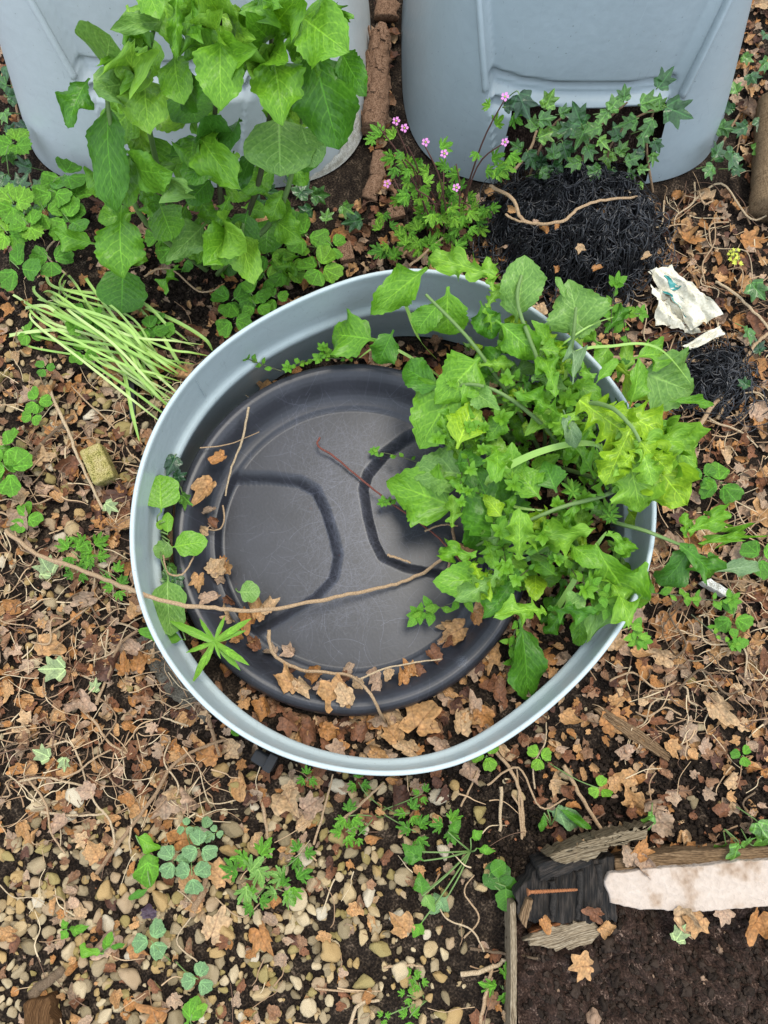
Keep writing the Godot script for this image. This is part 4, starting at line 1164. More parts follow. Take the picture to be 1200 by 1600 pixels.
func label_loose() -> void:
	var by := {}
	for l in loose:
		var best := 0
		var d := 1e9
		for k in marks.size():
			var q: float = (marks[k][1] as Vector3).distance_to(l[2])
			if q < d: d = q; best = k
		by.get_or_add(l[1] + "|" + str(best), []).append([d, l[0], best, l[1]])
	for key in by:
		var list: Array = by[key]
		list.sort_custom(func(a, b): return a[0] < b[0])
		for k in list.size():
			(list[k][1] as Node).set_meta("label", "%s %s %s" % [list[k][3], ORD[mini(k, ORD.size() - 1)], marks[list[k][2]][0]])

func bump_at(u: float, v: float, cu: float, cv: float, r: float) -> float:
	return exp(-(pow(u - cu, 2) + pow(v - cv, 2)) / (r * r))

func gravel_at(u: float, v: float) -> float:
	var g := smoothstep(1195, 1330, v - 0.10 * (200 - u)) * smoothstep(830, 470, u)
	g = maxf(g, 0.9 * smoothstep(1330, 1480, v) * smoothstep(760, 600, u) * 0.8)
	g = maxf(g, 0.95 * bump_at(u, v, 80, 640, 140))
	g = maxf(g, 0.7 * bump_at(u, v, 40, 880, 130))
	g = maxf(g, 0.55 * bump_at(u, v, 600, 1330, 110))
	return maxf(g * 1.0, 0.04)

func leaf_at(u: float, v: float) -> float:
	var d := 1.0 - 0.72 * smoothstep(1230, 1340, v - 0.10 * (200 - u)) * smoothstep(840, 600, u)
	for s in [[80, 620, 95], [40, 870, 80], [275, 445, 75], [770, 1235, 95], [1120, 1270, 90], [700, 1500, 130], [540, 360, 90], [840, 1330, 90], [930, 1240, 50], [380, 300, 130]]:
		d -= 0.6 * bump_at(u, v, s[0], s[1], s[2])
	if u < 160 and v < 520 and v > 100: d -= 0.6
	if u > 640 and v > 1190: d -= 0.12 * smoothstep(640, 760, u)
	if u > 800 and v > 1385: d = 0.0
	return clampf(d, 0.0, 1.0)

func free_spot(p: Vector3, r: float) -> bool:
	var q := Vector2(p.x - ring_at.x, p.z - ring_at.z)
	if absf(q.length() - ring_radius(atan2(q.y, q.x))) < 0.010 + r * (0.8 if q.length() > ring_radius(atan2(q.y, q.x)) else 0.3): return false
	if Vector2(p.x - lid_at.x, p.z - lid_at.z).length() < 0.294: return false
	for c in [[0.392, -1.397, 0.37], [-0.407, -1.382, 0.38]]:
		if absf(p.x - c[0]) < c[2] and absf(p.z - c[1]) < c[2]: return false
	return true

func crumbly(called: String, label: String, meshes: Array, m: Material, list: Array) -> void:
	# list: [mesh index, transform, colour]; one object that nobody could count
	var o := Node3D.new()
	o.name = numbered(called)
	add_child(o)
	tag(o, label, "", "", "stuff")
	for k in meshes.size():
		var mine := list.filter(func(x): return x[0] == k)
		if mine.is_empty(): continue
		var mm := MultiMesh.new()
		mm.transform_format = MultiMesh.TRANSFORM_3D
		mm.use_colors = true
		mm.mesh = meshes[k]
		mm.instance_count = mine.size()
		for j in mine.size():
			mm.set_instance_transform(j, mine[j][1])
			mm.set_instance_color(j, mine[j][2])
		var i := MultiMeshInstance3D.new()
		i.multimesh = mm
		i.material_override = m
		i.name = called + "_layer"
		o.add_child(i, true)

const DEAD_TONES := [[0.66, 0.365, 0.155], [0.55, 0.255, 0.085], [0.70, 0.46, 0.25], [0.28, 0.120, 0.058], [0.145, 0.068, 0.044], [0.61, 0.405, 0.265], [0.50, 0.34, 0.22], [0.38, 0.205, 0.11]]

func scatter() -> void:
	# leaf litter
	var meshes: Array = LM.dead + LM.scrap
	var list := []
	var tries := 0
	while list.size() < 31000 and tries < 160000:
		tries += 1
		var p := Vector3(rf(-1.8, 1.8), 0, rf(-2.8, 1.0))
		var uv := plan(p)
		if rng.randf() > leaf_at(uv.x, uv.y): continue
		var r := rf(0.006, 0.021)
		if not free_spot(p, r): continue
		p.y = top(p.x, p.z) + rf(0.001, 0.014)
		var b := Basis(Vector3(rf(-1, 1), 0, rf(-1, 1)).normalized(), rf(0, 0.6)) * Basis(Vector3.UP, rf(0, TAU))
		var c: Array = DEAD_TONES[[0, 1, 2, 3, 4, 5, 6, 7, 3, 7, 0, 3, 1, 6][rng.randi() % 14]]
		var f := rf(0.85, 1.28)
		list.append([rng.randi() % 18 if rng.randf() < 0.5 else 18 + rng.randi() % 5, Transform3D(b.scaled(Vector3.ONE * r), p), Color(c[0] * f, c[1] * f, c[2] * f)])
	crumbly("leaf_litter", "layer of small broken dead leaves over the soil", meshes, M.dead_many, list)
	# gravel: the bed of small stones, then the largest ones singly
	var stones := []
	for k in 10: stones.append(pebble(k * 130.0, rf(0.95, 1.3), rf(0.5, 0.8), rf(0.7, 0.95), rf(0.12, 0.26), 12, 18, 8 + k % 5))
	list = []
	tries = 0
	while list.size() < 3600 and tries < 90000:
		tries += 1
		var p := Vector3(rf(-1.2, 0.6), 0, rf(-1.0, 0.75))
		var uv := plan(p)
		if rng.randf() > gravel_at(uv.x, uv.y): continue
		var r := rf(0.003, 0.0105)
		if not free_spot(p, r) or (uv.x > 790 and uv.y > 1380): continue
		p.y = gy(p.x, p.z) + r * 0.15
		var c: Color = [Color(0.54, 0.42, 0.26), Color(0.47, 0.34, 0.165), Color(0.38, 0.31, 0.21), Color(0.60, 0.51, 0.36), Color(0.28, 0.23, 0.15), Color(0.34, 0.28, 0.12)][rng.randi() % 6]
		list.append([rng.randi() % 10, Transform3D(Basis.from_euler(Vector3(rf(-0.5, 0.5), rf(0, TAU), rf(-0.5, 0.5))).scaled(Vector3.ONE * r), p), c * rf(0.75, 1.1)])
	crumbly("gravel", "fine cream gravel between the larger pebbles", stones, M.stone_many, list)
	var placed := []
	var names := ["cream", "ochre", "grey-brown", "pale buff", "dull brown", "whitish", "mossy olive", "tan"]
	tries = 0
	while placed.size() < 300 and tries < 30000:
		tries += 1
		var p := Vector3(rf(-0.78, 0.35), 0, rf(-0.62, 0.56))
		var uv := plan(p)
		if uv.x < -5 or uv.y > 1605 or uv.x > 1205: continue
		if rng.randf() > gravel_at(uv.x, uv.y) * (1.0 if uv.y > 1100 else 0.75): continue
		var r := rf(0.0095, 0.0175) * (1.2 if rng.randf() < 0.12 else 1.0)
		if placed.size() > 170: r = rf(0.0080, 0.012)
		if not free_spot(p, r) or (uv.x > 780 and uv.y > 1370): continue
		var ok := true
		for q in placed:
			if Vector2(q[0].x - p.x, q[0].z - p.z).length() < (q[1] + r) * 0.86: ok = false; break
		if not ok: continue
		placed.append([p, r])
		p.y = gy(p.x, p.z) + r * 0.32
		var k := rng.randi() % 8
		if uv.y < 800 and rng.randf() < 0.5: k = 6
		var o := put("pebble", stones[rng.randi() % 10], M.stones[k], null, Transform3D(Basis.from_euler(Vector3(rf(-0.4, 0.4), rf(0, TAU), rf(-0.4, 0.4))).scaled(Vector3.ONE * r), p))
		tag(o, "", "pebble", "loose pebbles")
		loose.append([o, ("large " if r > 0.0145 else "small " if r < 0.0105 else "") + names[k] + " pebble", p])
	# the 300 dead leaves that show largest
	var tone := ["tan", "orange-brown", "pale tan", "dark brown", "blackish brown", "pinkish straw", "dull brown"]
	var n := 0
	tries = 0
	while n < 215 and tries < 20000:
		tries += 1
		var uv := Vector2(rf(0, 1200), rf(0, 1600))
		var p := S(uv.x, uv.y, 0.0)
		if rng.randf() > leaf_at(uv.x, uv.y) * (1.0 if uv.y > 700 else 0.6): continue
		var r := rf(0.021, 0.040)
		if not free_spot(p, r): continue
		p.y = top(p.x, p.z) + rf(0.009, 0.019)
		dead_leaf(p, r, [0, 1, 2, 0, 3, 5, 2, 1, 4, 0, 5, 6][n % 12], tone, 0.6)
		n += 1
	for k in 34:   # crumbs of leaf along the lid's inner edge
		var a := lerpf(0.55, 3.35, k / 33.0) + rf(-0.08, 0.08)
		var rr := rf(0.222, 0.262)
		var p := lid_at + Vector3(cos(a) * rr, 0, sin(a) * rr)
		p.y = lid_y(p.x, p.z) + rf(0.008, 0.016)
		if k % 5 == 0 and a < 2.4: continue
		dead_leaf(p, rf(0.010, 0.022), [0, 1, 2, 3, 5, 6, 3][k % 7], tone, 0.8)
	for q in [[800, 330, 0.115], [850, 360, 0.12], [870, 352, 0.12], [835, 346, 0.12], [905, 385, 0.12], [940, 330, 0.11], [985, 345, 0.08], [930, 420, 0.09], [1005, 400, 0.05], [870, 420, 0.09]]:
		dead_leaf(S(q[0], q[1], q[2]), rf(0.010, 0.018), [0, 2, 1, 5][int(q[0]) % 4], tone, 0.6)
	# those that have gathered on the lid and just inside the ring
	for s in [[325, 760, 30, 0], [345, 715, 20, 1], [310, 905, 18, 0], [335, 890, 22, 2], [320, 935, 20, 5], [405, 955, 26, 0], [385, 965, 24, 1], [420, 950, 22, 2], [455, 1065, 28, 0], [468, 1072, 22, 2], [490, 1052, 20, 1], [525, 1080, 30, 0], [540, 1092, 24, 2], [500, 1075, 16, 5], [590, 1068, 16, 5], [640, 1050, 17, 1], [676, 1020, 22, 3], [715, 985, 30, 0], [722, 865, 24, 0], [742, 965, 20, 1], [755, 950, 18, 0], [345, 1000, 20, 3], [400, 1010, 18, 3], [660, 1125, 36, 0], [720, 1135, 28, 2], [615, 1150, 24, 0], [560, 1150, 22, 3], [510, 1140, 22, 1], [450, 1125, 24, 3], [585, 1175, 22, 0], [640, 1170, 22, 2], [690, 1165, 20, 5], [470, 1150, 20, 0], [410, 1105, 22, 1], [530, 1170, 20, 5], [755, 1115, 26, 1], [780, 1085, 22, 3], [400, 1135, 18, 4], [740, 1105, 20, 5], [560, 1065, 15, 2]]:
		var p := S(s[0], s[1], 0.1)
		var on := Vector2(p.x - lid_at.x, p.z - lid_at.z).length() < 0.292
		p = S(s[0], s[1], (lid_y(p.x, p.z) if on else 0.095) + 0.012)
		dead_leaf(p, s[2] / 820.0, s[3], tone, 0.35)

func dead_leaf(p: Vector3, r: float, k: int, tone: Array, tilt: float) -> void:
	var j := rng.randi() % 9 if rng.randf() < 0.35 else 9 + rng.randi() % 9
	var b := Basis(Vector3(rf(-1, 1), 0, rf(-1, 1)).normalized(), rf(0.0, tilt)) * Basis(Vector3.UP, rf(0, TAU))
	var o := put("dead_leaf", LM.dead[j], M.dead[k], null, Transform3D(b.scaled(Vector3.ONE * r), p))
	tag(o, "", "dead leaf", "loose dead leaves")
	loose.append([o, ("large " if r > 0.033 else "small " if r < 0.022 else "") + tone[k] + (" curled" if j >= 9 else " cupped" if j % 3 == 0 else " lobed") + " dead leaf", p])

func stalk(pts: Array, r: float, m: int, label := "", called := "dry_stalk") -> void:
	var w := []
	for p in pts: w.append(S(p[0], p[1], p[2]))
	var c: Vector3 = w[w.size() / 2]
	c = Vector3(c.x, c.y, c.z)
	var loc := []
	for p in w: loc.append(p - c)
	var path := spline(loc, 6)
	for k in path.size(): path[k] += Vector3(rf(-1, 1), rf(-1, 1), rf(-1, 1)) * r * 0.35
	var o := put(called, tube(path, r, r * 0.72, 7, 0.16), M.stalk[m], null, Transform3D(Basis.IDENTITY, c))
	tag(o, label, "dry stalk", "dry stalks and roots")
	if label == "":
		var ln: float = (w[0] as Vector3).distance_to(w[-1])
		loose.append([o, ("long " if ln > 0.13 else "short " if ln < 0.06 else "") + ["buff", "brown", "dark brown", "straw-pale", "reddish"][m] + (" thick" if r > 0.0024 else " thin") + " dry stalk", c])

func stalks() -> void:
	stalk([[8, 830, 0.03], [60, 866, 0.06], [110, 884, 0.10], [165, 905, 0.16], [217, 926, 0.222], [280, 944, 0.22], [345, 951, 0.20], [410, 953, 0.17], [480, 942, 0.14], [545, 928, 0.12], [610, 915, 0.105], [655, 898, 0.1], [690, 873, 0.1], [708, 848, 0.1]], 0.0038, 0, "long buff ivy stem running over the ring and across the black lid", "dead_vine")
	stalk([[420, 985, 0.14], [428, 1022, 0.13], [470, 1046, 0.12], [545, 1056, 0.12], [575, 1080, 0.16], [595, 1115, 0.14], [612, 1142, 0.05]], 0.0032, 0, "buff stem curving over the near rim of the black lid", "dead_vine")
	stalk([[500, 684, 0.103], [497, 697, 0.103], [520, 712, 0.098], [560, 745, 0.095], [610, 785, 0.093], [660, 820, 0.093], [700, 855, 0.098], [742, 905, 0.12]], 0.0020, 4, "thin reddish twig lying across the middle of the black lid", "twig")
	stalk([[388, 636, 0.15], [378, 690, 0.12], [362, 730, 0.11], [352, 775, 0.1]], 0.0022, 3, "straw-pale twig leaning on the black lid's far rim", "twig")
	stalk([[312, 700, 0.15], [358, 694, 0.13], [405, 675, 0.1]], 0.0011, 0)
	stalk([[255, 868, 0.16], [262, 895, 0.17], [285, 897, 0.17], [303, 870, 0.16], [312, 845, 0.15]], 0.0017, 0)
	stalk([[348, 790, 0.1], [350, 815, 0.1], [340, 828, 0.1], [318, 826, 0.11]], 0.0016, 0)
	stalk([[705, 815, 0.103], [710, 850, 0.103], [702, 880, 0.098], [700, 925, 0.093]], 0.0030, 1)
	stalk([[664, 830, 0.098], [690, 820, 0.103], [715, 822, 0.103]], 0.0019, 0)
	stalk([[605, 867, 0.093], [625, 873, 0.093], [642, 879, 0.093]], 0.0022, 0)
	stalk([[560, 1062, 0.13], [600, 1045, 0.12], [650, 1035, 0.12], [690, 1030, 0.12]], 0.0016, 3)
	stalk([[480, 1165, 0.03], [530, 1155, 0.05], [600, 1160, 0.04], [660, 1150, 0.04]], 0.0026, 0)
	stalk([[395, 1095, 0.05], [430, 1115, 0.05], [500, 1138, 0.05]], 0.0026, 0)
	stalk([[680, 1130, 0.04], [735, 1090, 0.06], [760, 1045, 0.06], [790, 1015, 0.05]], 0.0022, 0)
	stalk([[760, 1078, 0.05], [800, 1045, 0.05]], 0.0036, 2)
	stalk([[75, 605, 0.02], [105, 670, 0.025], [122, 715, 0.03], [160, 795, 0.02]], 0.0034, 3, "straw-pale stem lying beside the mossy block", "dead_vine")
	stalk([[0, 755, 0.015], [45, 715, 0.02], [90, 670, 0.02], [120, 645, 0.015]], 0.0042, 2, "dark brown stick lying beyond the long buff ivy stem", "stick")
	stalk([[150, 1365, 0.015], [195, 1305, 0.02], [240, 1245, 0.022], [275, 1190, 0.02], [330, 1162, 0.015], [360, 1155, 0.01]], 0.0034, 1, "long brown stick lying between the ring and the gravel", "stick")
	stalk([[325, 1110, 0.012], [332, 1145, 0.012], [343, 1182, 0.012]], 0.0040, 1)
	stalk([[170, 1060, 0.02], [185, 1010, 0.03], [215, 985, 0.03]], 0.0034, 1)
	stalk([[150, 1100, 0.015], [170, 1050, 0.015]], 0.003, 0)
	stalk([[125, 0 + 1105, 0.015], [150, 1130, 0.02], [170, 1160, 0.02], [205, 1182, 0.015]], 0.0026, 0)
	stalk([[300, 1430, 0.012], [315, 1395, 0.015], [322, 1358, 0.015]], 0.0058, 1, "stubby brown stick lying on the gravel by the blue-green seedling", "stick")
	stalk([[48, 1555, 0.015], [75, 1535, 0.02], [98, 1512, 0.02]], 0.0092, 2, "fat round grey-brown stick lying on the pebbles", "stick")
	stalk([[920, 562, 0.03], [1000, 558, 0.035], [1060, 564, 0.035], [1122, 562, 0.03]], 0.0044, 0, "pale stem lying level below the white packet", "dead_vine")
	stalk([[1060, 710, 0.02], [1110, 640, 0.03], [1150, 590, 0.03], [1175, 545, 0.03], [1200, 520, 0.03]], 0.0045, 0, "pale branching stem lying right of the small black fibre clump", "dead_vine")
	stalk([[1120, 655, 0.02], [1150, 610, 0.025], [1180, 570, 0.02]], 0.0034, 0)
	stalk([[1118, 440, 0.03], [1150, 460, 0.03], [1190, 500, 0.03], [1215, 530, 0.03]], 0.003, 3)
	stalk([[765, 290, 0.12], [800, 310, 0.145], [815, 340, 0.150], [840, 350, 0.155], [880, 345, 0.16], [905, 325, 0.155], [945, 312, 0.14], [1000, 308, 0.10]], 0.0034, 0, "pale stem curling over the black fibre tangle", "dead_vine")
	stalk([[790, 335, 0.14], [808, 345, 0.15], [835, 350, 0.155]], 0.0024, 0)
	stalk([[800, 270, 0.1], [825, 240, 0.12], [838, 205, 0.14]], 0.0032, 0)
	stalk([[905, 290, 0.1], [950, 300, 0.1], [980, 298, 0.1], [985, 305, 0.1]], 0.002, 3)
	stalk([[640, 415, 0.03], [665, 395, 0.04], [692, 372, 0.05]], 0.0028, 0)
	stalk([[225, 432, 0.03], [250, 420, 0.03], [275, 425, 0.03], [310, 455, 0.03], [345, 450, 0.02]], 0.0022, 0)
	stalk([[800, 1240, 0.01], [815, 1270, 0.015], [815, 1310, 0.015], [808, 1200, 0.015]], 0.002, 0)
	stalk([[770, 1170, 0.012], [800, 1205, 0.016], [815, 1250, 0.016], [820, 1305, 0.012]], 0.0034, 0)
	stalk([[880, 1195, 0.012], [905, 1240, 0.016], [945, 1305, 0.012]], 0.0040, 0)
	stalk([[783, 1230, 0.012], [782, 1300, 0.012]], 0.0032, 3)
	stalk([[720, 1260, 0.012], [735, 1230, 0.014], [748, 1200, 0.012]], 0.002, 0)
	stalk([[735, 1482, 0.012], [790, 1490, 0.015], [840, 1497, 0.06]], 0.0026, 2)
	stalk([[720, 1522, 0.012], [760, 1515, 0.014], [790, 1500, 0.012]], 0.0042, 3)
	stalk([[750, 1600, 0.012], [760, 1550, 0.014], [770, 1505, 0.012]], 0.0036, 0)
	stalk([[600, 1512, 0.012], [635, 1508, 0.014], [662, 1510, 0.012]], 0.0022, 0)
	stalk([[492, 1545, 0.01], [560, 1550, 0.014], [595, 1548, 0.01]], 0.0018, 0)
	stalk([[548, 1600, 0.01], [560, 1570, 0.014], [592, 1562, 0.01]], 0.003, 3)
	stalk([[490, 1320, 0.01], [508, 1260, 0.02], [520, 1210, 0.02]], 0.0022, 0)
	stalk([[530, 1285, 0.01], [570, 1250, 0.018], [600, 1222, 0.015]], 0.0026, 0)
	stalk([[400, 1230, 0.01], [412, 1265, 0.014], [420, 1320, 0.01]], 0.0032, 0)
	stalk([[60, 1000, 0.012], [110, 970, 0.02], [160, 930, 0.02]], 0.002, 0)
	stalk([[65, 1172, 0.012], [110, 1160, 0.016], [135, 1222, 0.012]], 0.0022, 3)
	stalk([[65, 1268, 0.012], [110, 1274, 0.016], [165, 1272, 0.012]], 0.0026, 3)
	stalk([[25, 1222, 0.012], [70, 1215, 0.016], [130, 1228, 0.012]], 0.0026, 3)
	stalk([[0, 1250, 0.012], [25, 1200, 0.016], [40, 1170, 0.012]], 0.0014, 1)
	for k in 120:
		var u := rf(0, 1200)
		var v := rf(280, 1450)
		if k % 3 == 0: u = rf(1000, 1200); v = rf(270, 1300)
		if k % 3 == 1: u = rf(0, 330); v = rf(600, 1300)
		var p := S(u, v)
		if Vector2(p.x - ring_at.x, p.z - ring_at.z).length() < 0.46 or (u > 770 and v > 1280): continue
		if v < 300 and (u > 560 and u < 1100): continue
		var a := rf(0, TAU)
		var l := rf(18, 70)
		var h := rf(0.014, 0.03)
		var d := Vector2(cos(a), sin(a)) * l
		var e := Vector2(-d.y, d.x) * rf(-0.6, 0.6)
		stalk([[u - d.x, v - d.y, h * 0.5], [u - d.x * 0.3 + e.x, v - d.y * 0.3 + e.y, h], [u + d.x * 0.4 - e.x * rf(0.2, 0.9), v + d.y * 0.4 - e.y * rf(0.2, 0.9), h], [u + d.x, v + d.y, h * 0.5]], rf(0.0009, 0.0023), [0, 3, 3, 1, 0, 0, 3, 2][k % 8])
	# threads too fine and many to count
	var b := Buf.new()
	for k in 1400:
		var u := rf(-60, 1260)
		var v := rf(20, 1620)
		if k % 3 == 0: u = rf(980, 1240); v = rf(230, 1150)
		elif k % 5 < 3: u = rf(-30, 330); v = rf(560, 1280)
		if u > 790 and v > 1370: continue
		var p := S(u, v)
		if not free_spot(p, 0.03): continue
		var a := rf(0, TAU)
		var pts := []
		var q := p + Vector3(0, rf(0.006, 0.022), 0)
		for j in 4:
			pts.append(q)
			a += rf(-0.55, 0.55)
			q += Vector3(cos(a), 0, sin(a)) * rf(0.008, 0.030)
			q.y = p.y + rf(0.004, 0.024)
		var c: Color = [Color(0.42, 0.29, 0.17), Color(0.27, 0.17, 0.10), Color(0.50, 0.39, 0.25), Color(0.14, 0.085, 0.055)][k % 4]
		add_tube(b, spline(pts, 3), rf(0.0005, 0.0016), 0.0005, 4, 0.0, 1.0, c)
	var o := put("root_threads", done(b), M.strand)
	tag(o, "mat of fine dry root threads over the leaf litter", "", "", "stuff")

# ---------------------------------------------------------------- odds and ends
func fibre_tangle(label: String, c: Vector3, rx: float, ry: float, rz: float, count: int) -> void:
	var t := thing("fibre_tangle", label, "netting", c)
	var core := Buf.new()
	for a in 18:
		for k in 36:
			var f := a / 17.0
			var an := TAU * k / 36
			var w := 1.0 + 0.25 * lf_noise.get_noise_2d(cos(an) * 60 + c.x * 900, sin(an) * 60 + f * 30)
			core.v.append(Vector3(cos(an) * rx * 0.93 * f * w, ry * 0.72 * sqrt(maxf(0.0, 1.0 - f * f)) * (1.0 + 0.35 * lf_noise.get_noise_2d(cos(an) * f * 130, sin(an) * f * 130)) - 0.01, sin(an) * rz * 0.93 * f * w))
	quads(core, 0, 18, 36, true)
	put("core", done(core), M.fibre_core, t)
	var b := Buf.new()
	for k in count:
		var a := rf(0, TAU)
		var f := sqrt(rf(0, 1.0)) * (1.06 if k % 9 else 1.28)
		var dir := rf(0, TAU)
		var turn := rf(0.2, 0.62) * (1 if rng.randf() < 0.5 else -1)
		var p := Vector2(cos(a) * rx, sin(a) * rz) * f
		var lift := rf(-0.004, 0.028)
		var path := PackedVector3Array()
		for j in 24:
			var q := Vector2(p.x / rx, p.y / rz)
			var y := ry * sqrt(maxf(0.0, 1.0 - q.length_squared())) * (1.0 + 0.35 * lf_noise.get_noise_2d(p.x / rx * 130, p.y / rz * 130))
			path.append(Vector3(p.x, maxf(y, 0.004) + lift + 0.011 * sin(j * 0.55 + a), p.y))
			p += Vector2(cos(dir), sin(dir)) * 0.0072
			dir += turn + rf(-0.14, 0.14)
		add_tube(b, path, 0.0012, 0.0009, 3)
	put("fibres", done(b), M.fibre, t)

func sheet(corners: Array, crumple: float, off: float, nu := 22, nv := 16, part := Rect2(0, 0, 1, 1), lift := 0.0, origin := Vector3.ZERO) -> ArrayMesh:
	var b := Buf.new()
	for a in nu + 1:
		for k in nv + 1:
			var s := part.position.x + part.size.x * a / nu
			var r := part.position.y + part.size.y * k / nv
			var p: Vector3 = (corners[0] as Vector3).lerp(corners[1], s).lerp((corners[3] as Vector3).lerp(corners[2], s), r)
			p.y += crumple * (lf_noise.get_noise_2d(s * 70 + off, r * 70) + 0.5 * absf(lf_noise.get_noise_2d(s * 200 + off, r * 200))) * 1.6 + lift
			p.x += crumple * 0.5 * lf_noise.get_noise_2d(s * 160, r * 160 + off)
			b.v.append(p - origin)
			b.u.append(Vector2(s, r))
	quads(b, 0, nu + 1, nv + 1)
	return done(b)

func packet() -> void:
	var c := S(1070, 485, 0.0)
	var t := thing("crumpled_packet", "crumpled cream plastic packet with teal print beside the black fibre tangle", "litter", c)
	var a := [S(1014, 424, 0.035), S(1050, 414, 0.035), S(1126, 492, 0.05), S(1082, 516, 0.03)]
	var a2 := [S(1020, 440, 0.04), S(1062, 470, 0.035), S(1096, 520, 0.03), S(1028, 508, 0.02)]
	var b := [S(1068, 540, 0.04), S(1125, 508, 0.05), S(1131, 524, 0.05), S(1078, 548, 0.035)]
	put("sheet", sheet(a, 0.014, 10.0, 22, 16, Rect2(0, 0, 1, 1), 0.0, c), M.paper, t)
	put("sheet", sheet(a2, 0.014, 60.0, 22, 16, Rect2(0, 0, 1, 1), -0.006, c), M.paper, t)
	put("flap", sheet(b, 0.006, 90.0, 22, 10, Rect2(0, 0, 1, 1), 0.0, c), M.paper, t)
	put("printed_mark", sheet(a, 0.014, 10.0, 6, 6, Rect2(0.30, 0.12, 0.17, 0.28), 0.0016, c), M.teal, t)
	put("printed_mark", sheet(a2, 0.014, 60.0, 6, 6, Rect2(0.83, 0.50, 0.14, 0.16), -0.0042, c), M.teal, t)
	put("printed_mark", sheet(a, 0.014, 10.0, 6, 6, Rect2(0.02, 0.3, 0.05, 0.5), 0.0016, c), M.teal, t)

# a broken piece with the outline pts in the plan, from height h0 up to h1
func slab(pts: Array, h0: float, h1: float, jag: float, bumpy: float, c: Vector3, grain := 0.0) -> ArrayMesh:
	var rim := []
	for k in pts.size():
		var p := S(pts[k][0], pts[k][1], h1)
		var q := S(pts[(k + 1) % pts.size()][0], pts[(k + 1) % pts.size()][1], h1)
		var n := maxi(1, int(p.distance_to(q) / 0.006))
		for j in n:
			var e := p.lerp(q, float(j) / n)
			rim.append(e + Vector3(rf(-1, 1), 0, rf(-1, 1)) * jag)
	var mid := Vector3.ZERO
	for p in rim: mid += p
	mid /= rim.size()
	var b := Buf.new()
	var off := rf(0, 900)
	var prof := [[0.985, h0], [1.0, lerpf(h0, h1, 0.5)], [1.0, h1 - 0.004], [0.985, h1 - 0.0008], [0.94, h1], [0.8, h1], [0.6, h1], [0.4, h1], [0.2, h1], [0.0, h1]]
	for s in prof:
		for p in rim:
			var q := mid.lerp(p, s[0])
			q.y = s[1] + (bumpy * lf_noise.get_noise_3d(q.x * 500 + off, s[1] * 300, q.z * 500)) * (0.3 if s[1] == h0 else 1.0)
			b.v.append(q - c)
			b.u.append(Vector2((q.x - mid.x) * sin(grain) + (q.z - mid.z) * cos(grain) + q.y * 0.7, (q.x - mid.x) * cos(grain) - (q.z - mid.z) * sin(grain)))
	quads(b, 0, prof.size(), rim.size(), true)
	return done(b)

